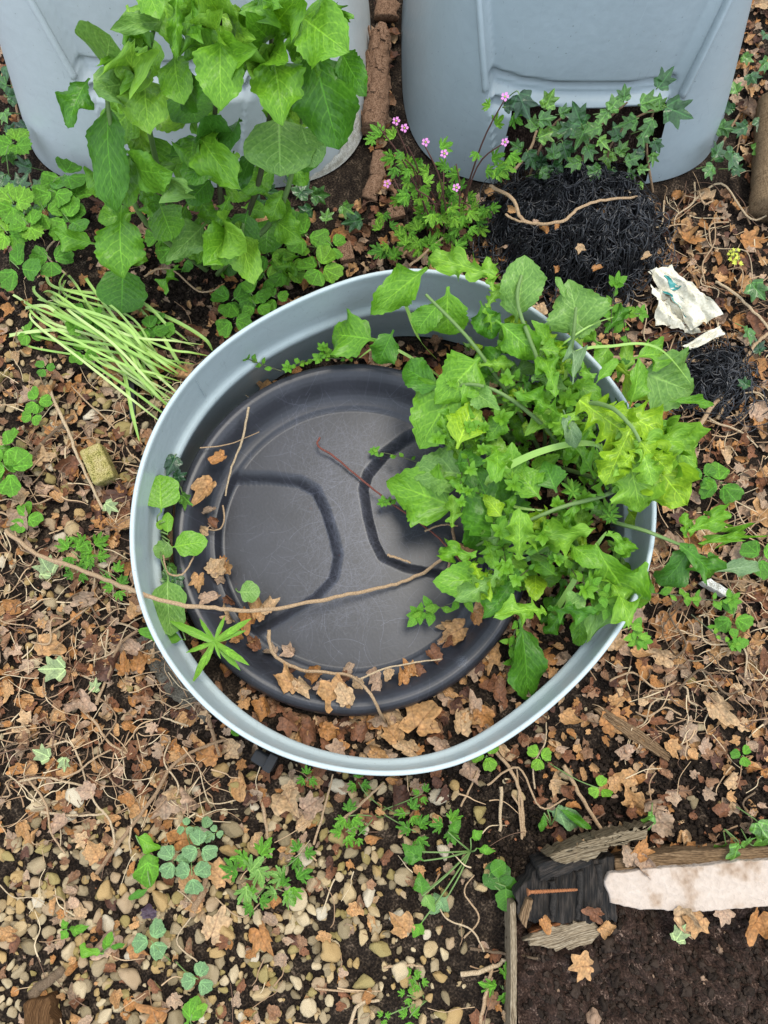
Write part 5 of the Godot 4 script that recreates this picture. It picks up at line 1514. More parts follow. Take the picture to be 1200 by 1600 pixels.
func raised_bed() -> void:
	# soil of the bed: lumpy sheet, then crumbs
	var b := Buf.new()
	var a0 := S(803, 1420, 0.045)
	var n := 110
	for a in n + 1:
		for k in n + 1:
			var x := a0.x + 0.75 * a / n
			var z := a0.z - 0.02 + 0.62 * k / n
			var y := 0.030 + 0.024 * lf_noise.get_noise_2d(x * 330, z * 330) + 0.020 * absf(lf_noise.get_noise_2d(x * 900, z * 900)) + 0.008 * lf_noise.get_noise_2d(x * 2600, z * 2600)
			b.v.append(Vector3(x, y, z))
	quads(b, 0, n + 1, n + 1)
	var o := put("bed_soil", done(b), M.bed_soil)
	tag(o, "crumbly dark soil inside the raised bed", "", "", "structure")
	var lumps := []
	for k in 5: lumps.append(pebble(k * 77.0 + 400, 1.1, 0.75, 0.9, 0.7, 8, 12, 5))
	var list := []
	for k in 7000:
		var x := a0.x + rf(0.012, 0.7)
		var z := a0.z + rf(0.0, 0.58)
		var y := 0.030 + 0.024 * lf_noise.get_noise_2d(x * 330, z * 330) + 0.020 * absf(lf_noise.get_noise_2d(x * 900, z * 900))
		var r := 0.0012 + 0.0062 * pow(rng.randf(), 3.0) + (rf(0.003, 0.009) if k % 45 == 0 else 0.0)
		var f := rf(0.6, 1.5)
		list.append([rng.randi() % 5, Transform3D(Basis.from_euler(Vector3(rf(0, 3), rf(0, 6), rf(0, 3))).scaled(Vector3.ONE * r), Vector3(x, y + r * 0.3, z)), Color(f, f, f) if rng.randf() < 0.985 else Color(9, 8.5, 7.5)])
	for k in 15000:
		var p := Vector3(rf(-1.1, 1.1), 0, rf(-1.4, 0.7))
		if k > 9000:
			p = S(rf(620, 1230), rf(1170, 1400)) if k % 3 else S(rf(220, 620), rf(380, 500))
		var uv := plan(p)
		if (uv.x > 800 and uv.y > 1385) or not free_spot(p, 0.0): continue
		var r := 0.0012 + 0.0055 * pow(rng.randf(), 3.0)
		var f := rf(0.4, 1.1)
		list.append([rng.randi() % 5, Transform3D(Basis.from_euler(Vector3(rf(0, 3), rf(0, 6), rf(0, 3))).scaled(Vector3.ONE * r), p + Vector3(0, gy(p.x, p.z) + r * 0.3, 0)), Color(f, f, f) if rng.randf() < 0.96 else [Color(9, 8.5, 7.5), Color(10, 6, 4), Color(6, 4, 3)][k % 3]])
	crumbly("soil_crumbs", "loose crumbs of dark soil", lumps, M.crumb, list)
	# edging
	var c := S(880, 1400, 0.0)
	var t := thing("charred_timber", "blackened split timber at the corner of the raised bed", "timber", c)
	put("beam", slab([[806, 1392], [838, 1362], [900, 1345], [960, 1338], [965, 1440], [880, 1446], [812, 1440]], 0.0, 0.062, 0.0025, 0.014, c, 1.5), M.char_plank, t)
	put("beam", slab([[838, 1352], [870, 1340], [925, 1322], [925, 1350], [880, 1368], [845, 1378]], 0.0, 0.074, 0.002, 0.008, c, 0.4), M.char_plank, t)
	o = put("splinter", slab([[850, 1340], [920, 1312], [985, 1298], [1022, 1290], [1008, 1308], [960, 1322], [925, 1342], [880, 1352]], 0.02, 0.078, 0.0040, 0.010, c, 0.25), M.green_plank, t)
	o.set_meta("label", "grey-green weathered splinter of the blackened timber")
	put("splinter", slab([[812, 1436], [824, 1404], [834, 1408], [822, 1452]], 0.02, 0.075, 0.001, 0.004, c, 1.3), M.plank, t)
	for q in [[[862, 1376], [866, 1400], [864, 1432]], [[905, 1360], [907, 1395], [903, 1436]], [[935, 1350], [940, 1400], [938, 1432]]]:   # charred cracks stand proud as ribs
		var pts := []
		for p in q: pts.append(S(p[0], p[1], 0.064) - c)
		put("rib", tube(spline(pts, 5), 0.006, 0.004, 6, 0.4), M.char, t)
	c = S(1075, 1385, 0.0)
	o = put("stone_edging", slab([[945, 1378], [952, 1364], [1010, 1358], [1080, 1354], [1150, 1346], [1240, 1342], [1240, 1412], [1150, 1421], [1080, 1425], [1000, 1422], [955, 1412]], 0.0, 0.075, 0.0012, 0.003, c), M.pale_stone, null, Transform3D(Basis.IDENTITY, c))
	tag(o, "pale pinkish cream stone kerb along the raised bed", "edging stone")
	c = S(1050, 1345, 0.0)
	o = put("bed_plank", slab([[960, 1342], [1060, 1330], [1240, 1322], [1240, 1346], [1060, 1352], [962, 1362]], 0.0, 0.06, 0.001, 0.004, c, 0.03), M.plank, null, Transform3D(Basis.IDENTITY, c))
	tag(o, "dark brown plank behind the pale stone kerb", "plank")
	c = S(802, 1510, 0.0)
	o = put("bed_board", slab([[797, 1412], [806, 1410], [808, 1500], [807, 1640], [797, 1640], [798, 1500]], 0.0, 0.06, 0.0004, 0.002, c, 1.57), M.old_plank, null, Transform3D(Basis.IDENTITY, c))
	tag(o, "thin weathered board on edge along the side of the raised bed", "board")
	c = S(880, 1462, 0.05)
	o = put("wood_fragment", slab([[818, 1468], [850, 1452], [915, 1436], [928, 1440], [940, 1458], [925, 1472], [870, 1486], [835, 1478]], 0.045, 0.062, 0.0028, 0.008, c, 0.25), M.old_plank, null, Transform3D(Basis.IDENTITY, c))
	tag(o, "weathered tan wood fragment lying on the bed soil under the screw", "wood")
	c = S(860, 1450, 0.05)
	o = put("wood_fragment", slab([[828, 1458], [850, 1446], [885, 1438], [892, 1446], [860, 1458]], 0.03, 0.058, 0.001, 0.004, c, 0.25), M.red_plank, null, Transform3D(Basis.IDENTITY, c))
	tag(o, "reddish rotten wood sliver behind the weathered fragment", "wood")
	# the screw: head, shank and thread
	var h := S(826, 1394, 0.082)
	var e := S(902, 1390, 0.074)
	t = thing("rusty_screw", "rusty screw lying on the blackened timber", "screw", h)
	var d := e - h
	put("shank", tube(PackedVector3Array([Vector3.ZERO, d * 0.5, d * 0.9, d]), 0.0027, 0.0016, 8), M.rust, t)
	put("head", tube(PackedVector3Array([-d.normalized() * 0.002, -d.normalized() * 0.0005, d.normalized() * 0.003]), 0.0064, 0.003, 12), M.rust, t)
	var hel := PackedVector3Array()
	var u := d.normalized()
	var s1 := u.cross(Vector3.UP).normalized()
	var s2 := s1.cross(u)
	for k in 150:
		var f := k / 149.0
		hel.append(d * lerpf(0.12, 0.97, f) + (s1 * cos(f * TAU * 17) + s2 * sin(f * TAU * 17)) * lerpf(0.0031, 0.002, f))
	put("thread", tube(hel, 0.0007, 0.0006, 4), M.rust, t)

func odds() -> void:
	var o: Node
	var t := thing("bark_log", "rotten reddish bark log lying in the gap between the two bins", "log", S(592, 140, 0))
	put("log", tube(spline([S(583, 205, 0.03) - t.position, S(590, 150, 0.035) - t.position, S(592, 100, 0.035) - t.position, S(594, 55, 0.035) - t.position], 8), 0.026, 0.022, 22, 0.30), M.bark, t)
	for k in 55:
		var f := rf(0, 1)
		var lp := S(583, 205, 0.032).lerp(S(594, 55, 0.035), f) - t.position
		var an := rf(0.0, PI)
		put("bark_flake", rough_block(Vector3(rf(0.006, 0.014), 0.0025, rf(0.015, 0.04)), Vector3i(4, 2, 8), 0.006, 20.0), M.bark, t, Transform3D(Basis(Vector3.BACK, an - PI / 2) * Basis(Vector3.UP, rf(-0.2, 0.2)) * Basis(Vector3.RIGHT, rf(-0.15, 0.15)), lp + Vector3(cos(an), sin(an), 0) * 0.025))
	for q in [[[588, 275, 0.02], [592, 238, 0.03], 0.016], [[575, 312, 0.01], [592, 270, 0.02], 0.018], [[603, 30, 0.02], [606, -20, 0.03], 0.028]]:
		t = thing("bark_piece", ["curled bark piece below the bark log", "flat brown bark piece at the foot of the gap", "bark piece at the far end of the gap between bins"][[[588, 575, 603].find(q[0][0])][0]], "bark", S(q[0][0], q[0][1], 0))
		put("bark", tube(spline([S(q[0][0], q[0][1], q[0][2]) - t.position, S((q[0][0] + q[1][0]) / 2, (q[0][1] + q[1][1]) / 2, q[1][2]) - t.position, S(q[1][0], q[1][1], q[1][2]) - t.position], 4), q[2], q[2] * 0.8, 10, 0.25, 0.6), M.bark, t)
	for q in [[540, 395, 0.03], [620, 335, 0.025], [590, 350, 0.02], [645, 400, 0.02]]:
		var c := S(q[0], q[1], 0.012)
		o = put("bark_chip", rough_block(Vector3(q[2], q[2] * 0.5, q[2] * 1.4), Vector3i(6, 4, 7), 0.005, 9.0), M.bark, null, Transform3D(Basis(Vector3.UP, rf(0, 3)), c))
		tag(o, "", "bark chip", "bark chips")
		loose.append([o, "brown bark chip", c])
	var c := S(157, 727, 0.02)
	o = put("stone_block", rough_block(Vector3(0.042, 0.042, 0.072), Vector3i(12, 12, 20), 0.0035, 12.0, 0.3), M.moss_stone, null, Transform3D(Basis(Vector3.UP, 0.45) * Basis(Vector3.RIGHT, 0.12), c))
	tag(o, "yellowish mossy stone block lying in the litter left of the ring", "stone")
	c = S(262, 1045, 0.0)
	o = put("paving_slab", slab([[205, 1000], [250, 985], [330, 1100], [320, 1130], [260, 1085]], -0.02, 0.012, 0.002, 0.004, c), M.slab, null, Transform3D(Basis.IDENTITY, c))
	tag(o, "dark grey paving stone half under the ring's edge", "paving stone")
	c = S(208, 625, 0.01)
	o = put("plastic_strip", rough_block(Vector3(0.012, 0.02, 0.085), Vector3i(3, 4, 8), 0.0006, 9.0, 0.2), M.black, null, Transform3D(Basis(Vector3.UP, 0.12), c))
	tag(o, "black plastic strip under the strap leaves", "plastic strip")
	c = S(413, 1188, 0.02)
	t = thing("plastic_clip", "black plastic clip on the ground at the near edge of the ring", "clip", c)
	put("body", rough_block(Vector3(0.042, 0.026, 0.022), Vector3i(8, 5, 5), 0.002, 9.0, 0.4), M.black, t, Transform3D(Basis(Vector3.UP, -0.5), Vector3.ZERO))
	put("tab", rough_block(Vector3(0.016, 0.012, 0.030), Vector3i(4, 3, 6), 0.001, 9.0, 0.4), M.black, t, Transform3D(Basis(Vector3.UP, -0.5), Vector3(0.012, 0.016, 0.004)))
	c = S(58, 1585, 0.02)
	o = put("wood_block", slab([[34, 1570], [50, 1562], [78, 1560], [84, 1600], [80, 1640], [40, 1640]], 0.0, 0.03, 0.0018, 0.008, c, 1.5), M.dark_plank, null, Transform3D(Basis.IDENTITY, c))
	tag(o, "brown splintered wood block at the corner of the gravel", "wood")
	t = thing("wooden_post", "grey-brown wooden log at the edge beside the bin's corner", "log", S(1210, 230, 0))
	put("log", tube(spline([S(1203, 330, 0.03) - t.position, S(1208, 250, 0.035) - t.position, S(1212, 160, 0.035) - t.position], 6), 0.04, 0.038, 16, 0.10), M.wood, t)
	c = S(992, 1148, 0.014)
	o = put("wood_strip", slab([[928, 1108], [938, 1102], [1000, 1140], [1052, 1180], [1046, 1190], [985, 1155]], 0.0, 0.018, 0.001, 0.003, c, -0.6), M.plank, null, Transform3D(Basis.IDENTITY, c))
	tag(o, "flat brown strip of wood in the litter beyond the raised bed", "wood")
	c = S(945, 905 + 10, 0.02)
	o = put("wood_strip", slab([[1095, 908], [1110, 903], [1145, 925], [1135, 932]], 0.0, 0.02, 0.001, 0.003, S(1120, 915)), M.scuff, null, Transform3D(Basis.IDENTITY, S(1120, 915)))
	tag(o, "whitish flake of wood by the ring's trailing leaves", "wood")
	c = S(232, 1430, 0.015)
	o = put("purple_leaf", LM.dead[2], M.purple, null, Transform3D(Basis(Vector3.UP, 1.9).scaled(Vector3(0.026, 0.03, 0.014)), c))
	tag(o, "shrivelled purple leaf on the gravel", "dead leaf")
	for q in [[70, 1180, 22, 0], [75, 890, 30, 0], [90, 1045, 32, 1], [148, 1075, 16, 1], [170, 790, 20, 2], [100, 1190, 16, 0], [1060, 1463, 20, 3]]:
		c = S(q[0], q[1], 0.022 if q[1] < 1400 else 0.07)
		o = put("fallen_ivy_leaf", LM.ivy[q[2] % 5], M.pale_green, null, Transform3D((Basis(Vector3(1, 0, 0.3).normalized(), 0.2) * Basis(Vector3.UP, rf(0, 6))).scaled(Vector3.ONE * q[2] / 900.0), c))
		tag(o, "", "fallen leaf", "fallen yellow-green ivy leaves")
		loose.append([o, "yellow-green fallen ivy leaf", c])
	var tone := ["tan", "orange-brown", "pale tan", "dark brown", "blackish brown", "pinkish straw", "dull brown"]
	for q in [[912, 1510, 32, 0], [1065, 1432, 40, 2], [1090, 1440, 30, 0], [1180, 1440, 34, 1], [1010, 1350, 26, 5], [930, 1428, 22, 3], [985, 1345, 24, 6], [850, 1440, 20, 1], [905, 1330, 22, 2], [1000, 1330, 26, 1], [945, 1450, 20, 0], [1130, 1425, 24, 5], [630, 1450, 30, 0], [345, 1370, 36, 0]]:
		dead_leaf(S(q[0], q[1], 0.07 if q[0] > 800 else 0.025), q[2] / 1000.0, q[3], tone, 0.3)

# ---------------------------------------------------------------- the scene
func _ready() -> void:
	rng.seed = 20240611
	lf_noise.seed = 5
	lf_noise.frequency = 0.02
	lf_noise.fractal_octaves = 2
	# camera
	var cam := Camera3D.new()
	cam.name = "camera"
	cam.fov = FOV
	cam.near = 0.02
	cam.far = 60.0
	add_child(cam)
	cam.position = Vector3(0, CAM_H, 0)
	cam.rotation_degrees = Vector3(-(90.0 - TILT), 0, 0)
	cam.current = true
	# overcast sky
	var env := Environment.new()
	env.background_mode = Environment.BG_SKY
	var sm := ProceduralSkyMaterial.new()
	sm.sky_top_color = Color(0.88, 0.935, 1.0)
	sm.sky_horizon_color = Color(0.73, 0.775, 0.83)
	sm.sky_curve = 0.25
	sm.ground_bottom_color = Color(0.16, 0.14, 0.11)
	sm.ground_horizon_color = Color(0.45, 0.47, 0.44)
	sm.sun_angle_max = 40.0
	var sky := Sky.new()
	sky.sky_material = sm
	env.sky = sky
	env.tonemap_mode = Environment.TONE_MAPPER_LINEAR
	env.tonemap_exposure = 2.5
	env.sdfgi_enabled = true
	env.ssao_enabled = true
	env.ssil_enabled = true
	var we := WorldEnvironment.new()
	we.name = "world_environment"
	we.environment = env
	add_child(we)
	var sun := DirectionalLight3D.new()
	sun.name = "sun"
	sun.light_energy = 0.42
	sun.light_color = Color(1.0, 0.98, 0.94)
	sun.light_angular_distance = 25.0
	sun.shadow_enabled = true
	add_child(sun)
	sun.rotation_degrees = Vector3(-72, 140, 0)

	make_materials()
	make_leaves()
	# setting and large things
	make_ground()
	compost_bin("grey compost bin with glare in its colour standing behind the tall broad-leaved weed", -0.407, -1.382, 0.377, 0.209, 3.7, 0.91, {"l0": -0.135, "l1": -0.17, "r0": 0.145, "r1": 0.19, "seam": 0.258, "open": false, "ol": 0.0, "orr": 0.0, "scuff": true})
	compost_bin("blue-grey compost bin with ivy growing over its open bottom hatch", 0.392, -1.397, 0.353, 0.228, 3.45, 0.99, {"l0": -0.190, "l1": -0.226, "r0": 0.152, "r1": 0.182, "seam": 0.205, "open": true, "ol": -0.150, "orr": 0.160, "scuff": false})
	make_ring()
	make_lid()
	ring_fill()
	raised_bed()
	for m in [["the mossy stone block", 157, 727], ["the black plastic clip", 413, 1188], ["the rusty screw", 860, 1392], ["the pale stone kerb", 1075, 1385], ["the crumpled packet", 1075, 485], ["the large black fibre tangle", 890, 370], ["the small black fibre clump", 1105, 600], ["the bin's bare corner", 1060, 285], ["the bark log", 592, 140], ["the strap leaves' end", 80, 480], ["the ring's mossy-block side", 203, 830], ["the star-shaped seedling", 335, 1003], ["the grey paving stone", 262, 1045], ["the stubby brown stick", 312, 1395], ["the fat round stick", 75, 1535], ["the splintered wood block", 58, 1585], ["the shrivelled purple leaf", 232, 1430], ["the flat strip of wood", 990, 1148], ["the ring's trailing leaves", 1060, 880], ["the long buff stem's far end", 10, 830], ["the weathered wood fragment", 880, 1462], ["the ring's near rim", 600, 1212], ["the hairy veined seedling", 780, 1375], ["the grey-brown wooden log", 1190, 270], ["the clump of toothed leaves", 420, 1370], ["the widest grass blade", 850, 705], ["the crinkled yellow-green leaves", 990, 720], ["the leaf hanging inside the near rim", 815, 1040], ["the weed's stem over the far rim", 745, 545], ["the leaf folded over the lid", 755, 800], ["the arching pale stem", 880, 790], ["the ring's bare inner wall", 985, 880]]:
		mark(m[0], m[1], m[2])
	odds()
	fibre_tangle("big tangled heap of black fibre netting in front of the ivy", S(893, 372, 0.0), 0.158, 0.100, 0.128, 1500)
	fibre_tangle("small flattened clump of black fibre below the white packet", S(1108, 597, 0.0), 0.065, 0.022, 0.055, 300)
	packet()
	# plants
	tall_weed()
	ring_weed()
	grass("broad grass blades arching through the weeds in the ring", [[[790, 775, 0.12], [762, 754, 0.235], [815, 718, 0.27], [880, 696, 0.29], [932, 695, 0.30], [940, 715, 0.28], [0.0065, 0]], [[905, 720, 0.05], [885, 570, 0.27], [965, 540, 0.28], [1030, 545, 0.27], [1080, 600, 0.2], [0.003, 0]], [[850, 980, 0.05], [880, 935, 0.17], [920, 870, 0.22], [948, 830, 0.24], [0.0055, 0]], [[820, 900, 0.05], [815, 880, 0.18], [850, 862, 0.2], [880, 840, 0.2], [0.005, 3]], [[680, 560, 0.05], [655, 530, 0.2], [635, 480, 0.26], [622, 448, 0.27], [0.004, 0]], [[700, 600, 0.05], [660, 570, 0.16], [600, 540, 0.19], [560, 560, 0.16], [0.0035, 1]], [[860, 560, 0.06], [870, 545, 0.25], [920, 510, 0.28], [960, 495, 0.28], [0.002, 0]], [[700, 780, 0.05], [770, 785, 0.22], [820, 795, 0.22], [860, 798, 0.22], [0.003, 0]]])
	daffodils()
	herb_robert()
	var spots := []
	for q in [[815, 158, 27, 3, 300, 0], [856, 160, 20, 2, 70, 0], [850, 186, 18, 1, 10, 0], [850, 212, 24, 2, 20, 1], [882, 232, 24, 0, 300, 0], [905, 185, 24, 0, 120, 0], [912, 205, 26, 1, 250, 0], [932, 200, 18, 4, 200, 0], [958, 165, 18, 4, 60, 0], [975, 150, 16, 1, 100, 0], [985, 190, 24, 1, 200, 1], [1010, 160, 20, 4, 20, 0], [1035, 128, 20, 0, 60, 0], [1052, 172, 30, 0, 340, 0], [1030, 165, 16, 4, 100, 0], [1005, 215, 18, 1, 280, 0], [950, 245, 24, 2, 240, 1], [930, 268, 20, 1, 200, 0], [955, 272, 18, 0, 260, 0], [985, 250, 18, 1, 20, 0], [870, 262, 20, 0, 220, 0], [828, 245, 22, 0, 300, 0], [845, 255, 18, 3, 100, 0], [810, 230, 16, 1, 150, 0], [1002, 265, 16, 4, 0, 1], [890, 200, 20, 0, 200, 0], [965, 210, 20, 0, 120, 0], [920, 235, 18, 1, 300, 0], [1000, 240, 16, 3, 200, 0], [865, 240, 18, 1, 100, 0], [840, 280, 16, 0, 250, 0], [975, 285, 14, 4, 250, 1], [1000, 290, 14, 2, 200, 1], [795, 165, 16, 3, 20, 0], [875, 205, 17, 4, 160, 0], [940, 222, 18, 2, 320, 1], [900, 255, 18, 4, 200, 0], [970, 235, 17, 4, 60, 0], [1015, 195, 18, 1, 250, 0], [1020, 245, 16, 4, 280, 1], [850, 270, 17, 1, 330, 0], [915, 280, 16, 2, 180, 1], [945, 180, 15, 4, 240, 0], [880, 175, 14, 1, 30, 0], [835, 195, 17, 4, 140, 0], [1025, 225, 15, 0, 300, 0], [985, 275, 15, 1, 110, 0], [890, 285, 14, 1, 60, 0]]:
		var z := rf(-1.04, -0.98)
		var p := W(q[0], q[1], z)
		if p.y < 0.02: p = S(q[0], q[1], 0.03)
		var an := deg_to_rad(q[4])
		spots.append([p, q[2] / 780.0, Vector3(cos(an), sin(an) * 0.75, -sin(an) * 0.6).normalized(), M.ivy[q[3]], "ivy_young" if q[5] else "ivy"])
	ivy_plant("ivy with glossy lobed leaves over the open hatch of the blue-grey bin", S(900, 300), spots, [[S(820, 300, 0.01), W(840, 240, -1.03), W(870, 190, -1.05), W(910, 175, -1.04)], [S(960, 300, 0.01), W(950, 240, -1.04), W(985, 190, -1.04), W(1040, 165, -1.03)], [S(1020, 300, 0.01), W(1010, 220, -1.05), W(1030, 150, -1.03)], [S(900, 300, 0.01), W(920, 220, -1.05), W(980, 160, -1.04)]])
	var groups := [
		["dark ivy growing along the ground at the bin's far corner by the wooden log", [[1120, 240, 26], [1145, 245, 30], [1150, 140, 18], [1175, 120, 20], [1185, 235, 26], [1130, 200, 22], [1160, 200, 20], [1165, 90, 16], [1190, 190, 24], [1195, 100, 20], [1140, 170, 16], [1110, 265, 20], [1195, 55, 16], [1150, 265, 16]]],
		["dark ivy at the foot of the glare-lightened bin beside the whitened corner", [[470, 300, 26], [495, 305, 24], [480, 330, 20], [540, 325, 20], [556, 345, 24], [445, 330, 22], [510, 340, 18], [420, 300, 20], [400, 320, 20], [455, 280, 18]]],
		["dark small-leaved ivy down the outer side of the glare-lightened bin", [[10, 110, 22], [20, 150, 24], [8, 180, 22], [35, 200, 20], [15, 240, 24], [40, 260, 22], [60, 290, 22], [30, 290, 24], [75, 310, 20], [20, 330, 22], [90, 300, 18], [5, 280, 22], [50, 330, 20], [100, 320, 18], [5, 130, 20], [120, 350, 20], [85, 345, 20], [110, 380, 18], [15, 205, 18], [60, 350, 16]]],
		["ivy sprig rooted between the lid and the ring wall", [[270, 722, 22], [288, 778, 18], [278, 745, 14], [268, 890, 20], [275, 905, 18], [262, 905, 16]]],
		["ivy sprig by the packet on the litter", [[1170, 520, 22], [1185, 545, 18], [1180, 450, 26], [1165, 600, 14]]],
		["bright ivy leaves growing behind the pale stone kerb", [[1125, 1325, 22], [1150, 1330, 26], [1190, 1295, 24], [1185, 1320, 22], [1015, 1280, 20], [1165, 1318, 16]]]]
	for g in groups:
		var sp := []
		var c := Vector3.ZERO
		for q in g[1]: c += S(q[0], q[1], 0)
		c /= g[1].size()
		for q in g[1]:
			var an := rf(0, TAU)
			var h := rf(0.025, 0.07)
			if g[0].begins_with("ivy sprig rooted"): h = rf(0.12, 0.15)
			sp.append([S(q[0], q[1], h), q[2] / 800.0, Vector3(cos(an), rf(-0.2, 0.2), sin(an)).normalized(), M.ivy[[0, 3, 1, 0, 4][rng.randi() % 5] if not g[0].begins_with("bright") else 4], "ivy"])
		ivy_plant(g[0], c, sp, [[sp[0][0] - Vector3(0, 0.02, 0), c + Vector3(0, 0.012, 0), sp[-1][0] - Vector3(0, 0.02, 0)]])
	trefoil("bright three-lobed clover-like seedling at the foot of the tall weed", "columbine", [[478, 370, 34], [500, 418, 34, 4], [520, 385, 22], [465, 400, 22]], "leaflet", [M.herb[1], M.herb[0]], 0.07)
	trefoil("columbine leaves at the outer far edge of the ring", "columbine", [[362, 470, 32], [395, 462, 28], [400, 478, 24], [365, 500, 30], [430, 465, 20]], "leaflet", [M.herb[0], M.herb[2]], 0.05)
	trefoil("low spreading columbine leaves under the tall weed's near side", "columbine", [[270, 385, 30], [300, 380, 28], [330, 400, 26], [290, 405, 24], [420, 400, 30], [445, 425, 30], [415, 435, 26], [250, 370, 26], [460, 350, 26]], "leaflet", [M.herb[0], M.herb[2], M.herb[1]], 0.05)
	trefoil("columbine leaves between the strap leaves", "columbine", [[128, 500, 28], [148, 498, 20], [235, 515, 26], [250, 510, 24], [70, 575, 14]], "leaflet", [M.herb[0], M.herb[2]], 0.035)
	trefoil("toothed strawberry-like leaves beside the glare-lightened bin", "strawberry_plant", [[22, 222, 30], [22, 318, 34], [45, 352, 28], [12, 365, 30]], "toothed", [M.herb[0], M.herb[1]], 0.09)
	trefoil("columbine leaves beside the glare-lightened bin's foot", "columbine", [[100, 275, 40], [110, 310, 40], [85, 300, 34], [108, 345, 36], [70, 330, 30], [30, 420, 36], [80, 405, 32]], "leaflet", [M.herb[0], M.herb[2], M.sow[3]], 0.08)
	trefoil("green columbine leaves at the edge by the dark stick", "columbine", [[8, 700, 34], [14, 735, 36], [2, 720, 30]], "leaflet", [M.herb[0]], 0.05)
	trefoil("small clover seedlings near the mossy block", "clover", [[58, 626, 22], [52, 648, 18], [130, 550, 22], [45, 520, 20], [40, 810, 24]], "heartlet", [M.herb[0]], 0.02)
	trefoil("small oxalis with heart-shaped leaflets inside the ring's near edge", "oxalis", [[388, 1093, 24], [376, 1118, 26], [372, 1060, 22], [365, 1050, 18]], "heartlet", [M.herb[0], M.herb[2]], 0.05)
	trefoil("blue-green columbine seedling on the gravel", "columbine", [[272, 1345, 22], [312, 1325, 22], [300, 1368, 24], [318, 1297, 16], [290, 1292, 11], [336, 1302, 10]], "leaflet", [M.herb[3]], 0.03)
	trefoil("pale blue-green seedling lower on the gravel", "columbine", [[236, 1470, 24], [310, 1530, 20]], "leaflet", [M.herb[3]], 0.02)
	trefoil("small lacy seedling by the long buff stem", "clover", [[112, 862, 28], [140, 855, 30], [145, 870, 22], [120, 895, 18], [180, 900, 22], [183, 918, 20]], "herb", [M.herb[0], M.herb[2]], 0.025)
	trefoil("clump of toothed leaves on the gravel below the ring", "buttercup", [[382, 1372, 36], [400, 1345, 32], [455, 1375, 30], [440, 1392, 24], [470, 1335, 20], [398, 1408, 22]], "herb", [M.herb[0], M.sow[4], M.herb[2]], 0.03)
	trefoil("tiny green seedling in the dark soil right below the ring", "clover", [[842, 1182, 18], [938, 1232, 16], [760, 1180, 20]], "leaflet", [M.herb[1]], 0.02)
	trefoil("tiny seedlings at the near end of the gravel", "clover", [[640, 1590, 16], [636, 1555, 12], [645, 1525, 12], [600, 1590, 10], [655, 1535, 12], [785, 1540, 30]], "herb", [M.herb[0]], 0.015)
	trefoil("yellow-green moss-like sprig in the litter by the wooden log", "yellow_sprig", [[1145, 402, 9], [1153, 408, 10], [1150, 393, 8], [1142, 396, 7]], "herb", [M.yellow], 0.03)
	trefoil("green seedling leaves among the litter by the ring's right", "clover", [[1125, 755, 34], [1100, 745, 20], [1145, 965, 26], [1190, 870, 30], [1150, 1000, 16], [1160, 1180, 14]], "leaflet", [M.herb[0], M.herb[2]], 0.03)
	trefoil("small green shoots along the ring's near outer edge", "clover", [[480, 1215, 16], [545, 1275, 22], [650, 1300, 26], [700, 1290, 24], [540, 1300, 20], [560, 1222, 18], [640, 1270, 20], [560, 1305, 14], [660, 1240, 14]], "herb", [M.herb[2], M.herb[0]], 0.02)
	seedling("seedling with ribbed oval leaves on the gravel", [232, 1330], "oval", [[232, 1325, 232, 1388, 0.85, M.herb[0]], [212, 1305, 252, 1325, 0.7, M.sow[0]], [235, 1385, 200, 1405, 0.4, M.sow[3]]])
	seedling("seedling with pale upright leaves low on the gravel", [160, 1485], "oval", [[162, 1490, 124, 1478, 0.6, M.sow[0]], [162, 1488, 175, 1455, 0.7, M.herb[0]], [170, 1480, 195, 1475, 0.6, M.herb[2]]])
	seedling("three-leaved seedling on the pebbles", [105, 1450], "delta", [[105, 1452, 98, 1436, 0.9, M.herb[0]], [105, 1452, 140, 1446, 0.6, M.herb[0]], [105, 1452, 96, 1468, 0.9, M.herb[0]]])
	seedling("light green seedling leaf at the near end of the gravel", [300, 1600], "broad", [[290, 1605, 310, 1555, 0.9, M.herb[0]], [300, 1585, 325, 1570, 0.9, M.herb[1]]])
	seedling("hairy veined seedling beside the blackened timber", [760, 1370], "round", [[785, 1395, 770, 1345, 1.0, M.sow[6]], [780, 1370, 805, 1390, 0.9, M.sow[6]], [790, 1385, 792, 1425, 0.9, M.sow[3]], [765, 1365, 790, 1348, 0.9, M.sow[3]]])
	seedling("wilting seedling with long stalks beside the hairy veined seedling", [735, 1330], "delta", [[640, 1330, 645, 1352, 1.2, M.sow[6]], [662, 1345, 628, 1318, 0.8, M.sow[3]], [660, 1400, 655, 1362, 0.8, M.sow[3]], [700, 1400, 670, 1428, 0.9, M.herb[3]], [735, 1310, 755, 1298, 0.8, M.herb[0]], [700, 1300, 720, 1280, 0.8, M.herb[2]], [660, 1440, 645, 1465, 0.8, M.herb[0]], [662, 1395, 680, 1425, 0.7, M.sow[4]], [745, 1325, 775, 1330, 0.5, M.herb[0]]])
	seedling("chewed pale green leaves beyond the blackened timber", [860, 1290], "oval", [[855, 1265, 912, 1285, 0.7, M.herb[3]], [850, 1270, 845, 1300, 0.6, M.herb[2]], [870, 1262, 925, 1295, 0.3, M.sow[3]]])
	seedling("seedling with round leaves between the lid and the ring wall", [268, 850, 0.05], "round", [[252, 800, 250, 742, 1.0, M.sow[0]], [258, 815, 245, 825, 0.9, M.sow[2]], [268, 855, 325, 845, 0.72, M.sow[0]], [265, 845, 245, 872, 0.9, M.sow[4]], [262, 900, 268, 994, 0.62, M.sow[4]], [262, 835, 262, 800, 0.5, M.sow[0]], [290, 1000, 215, 985, 0.3, M.herb[0]]], 0.11)
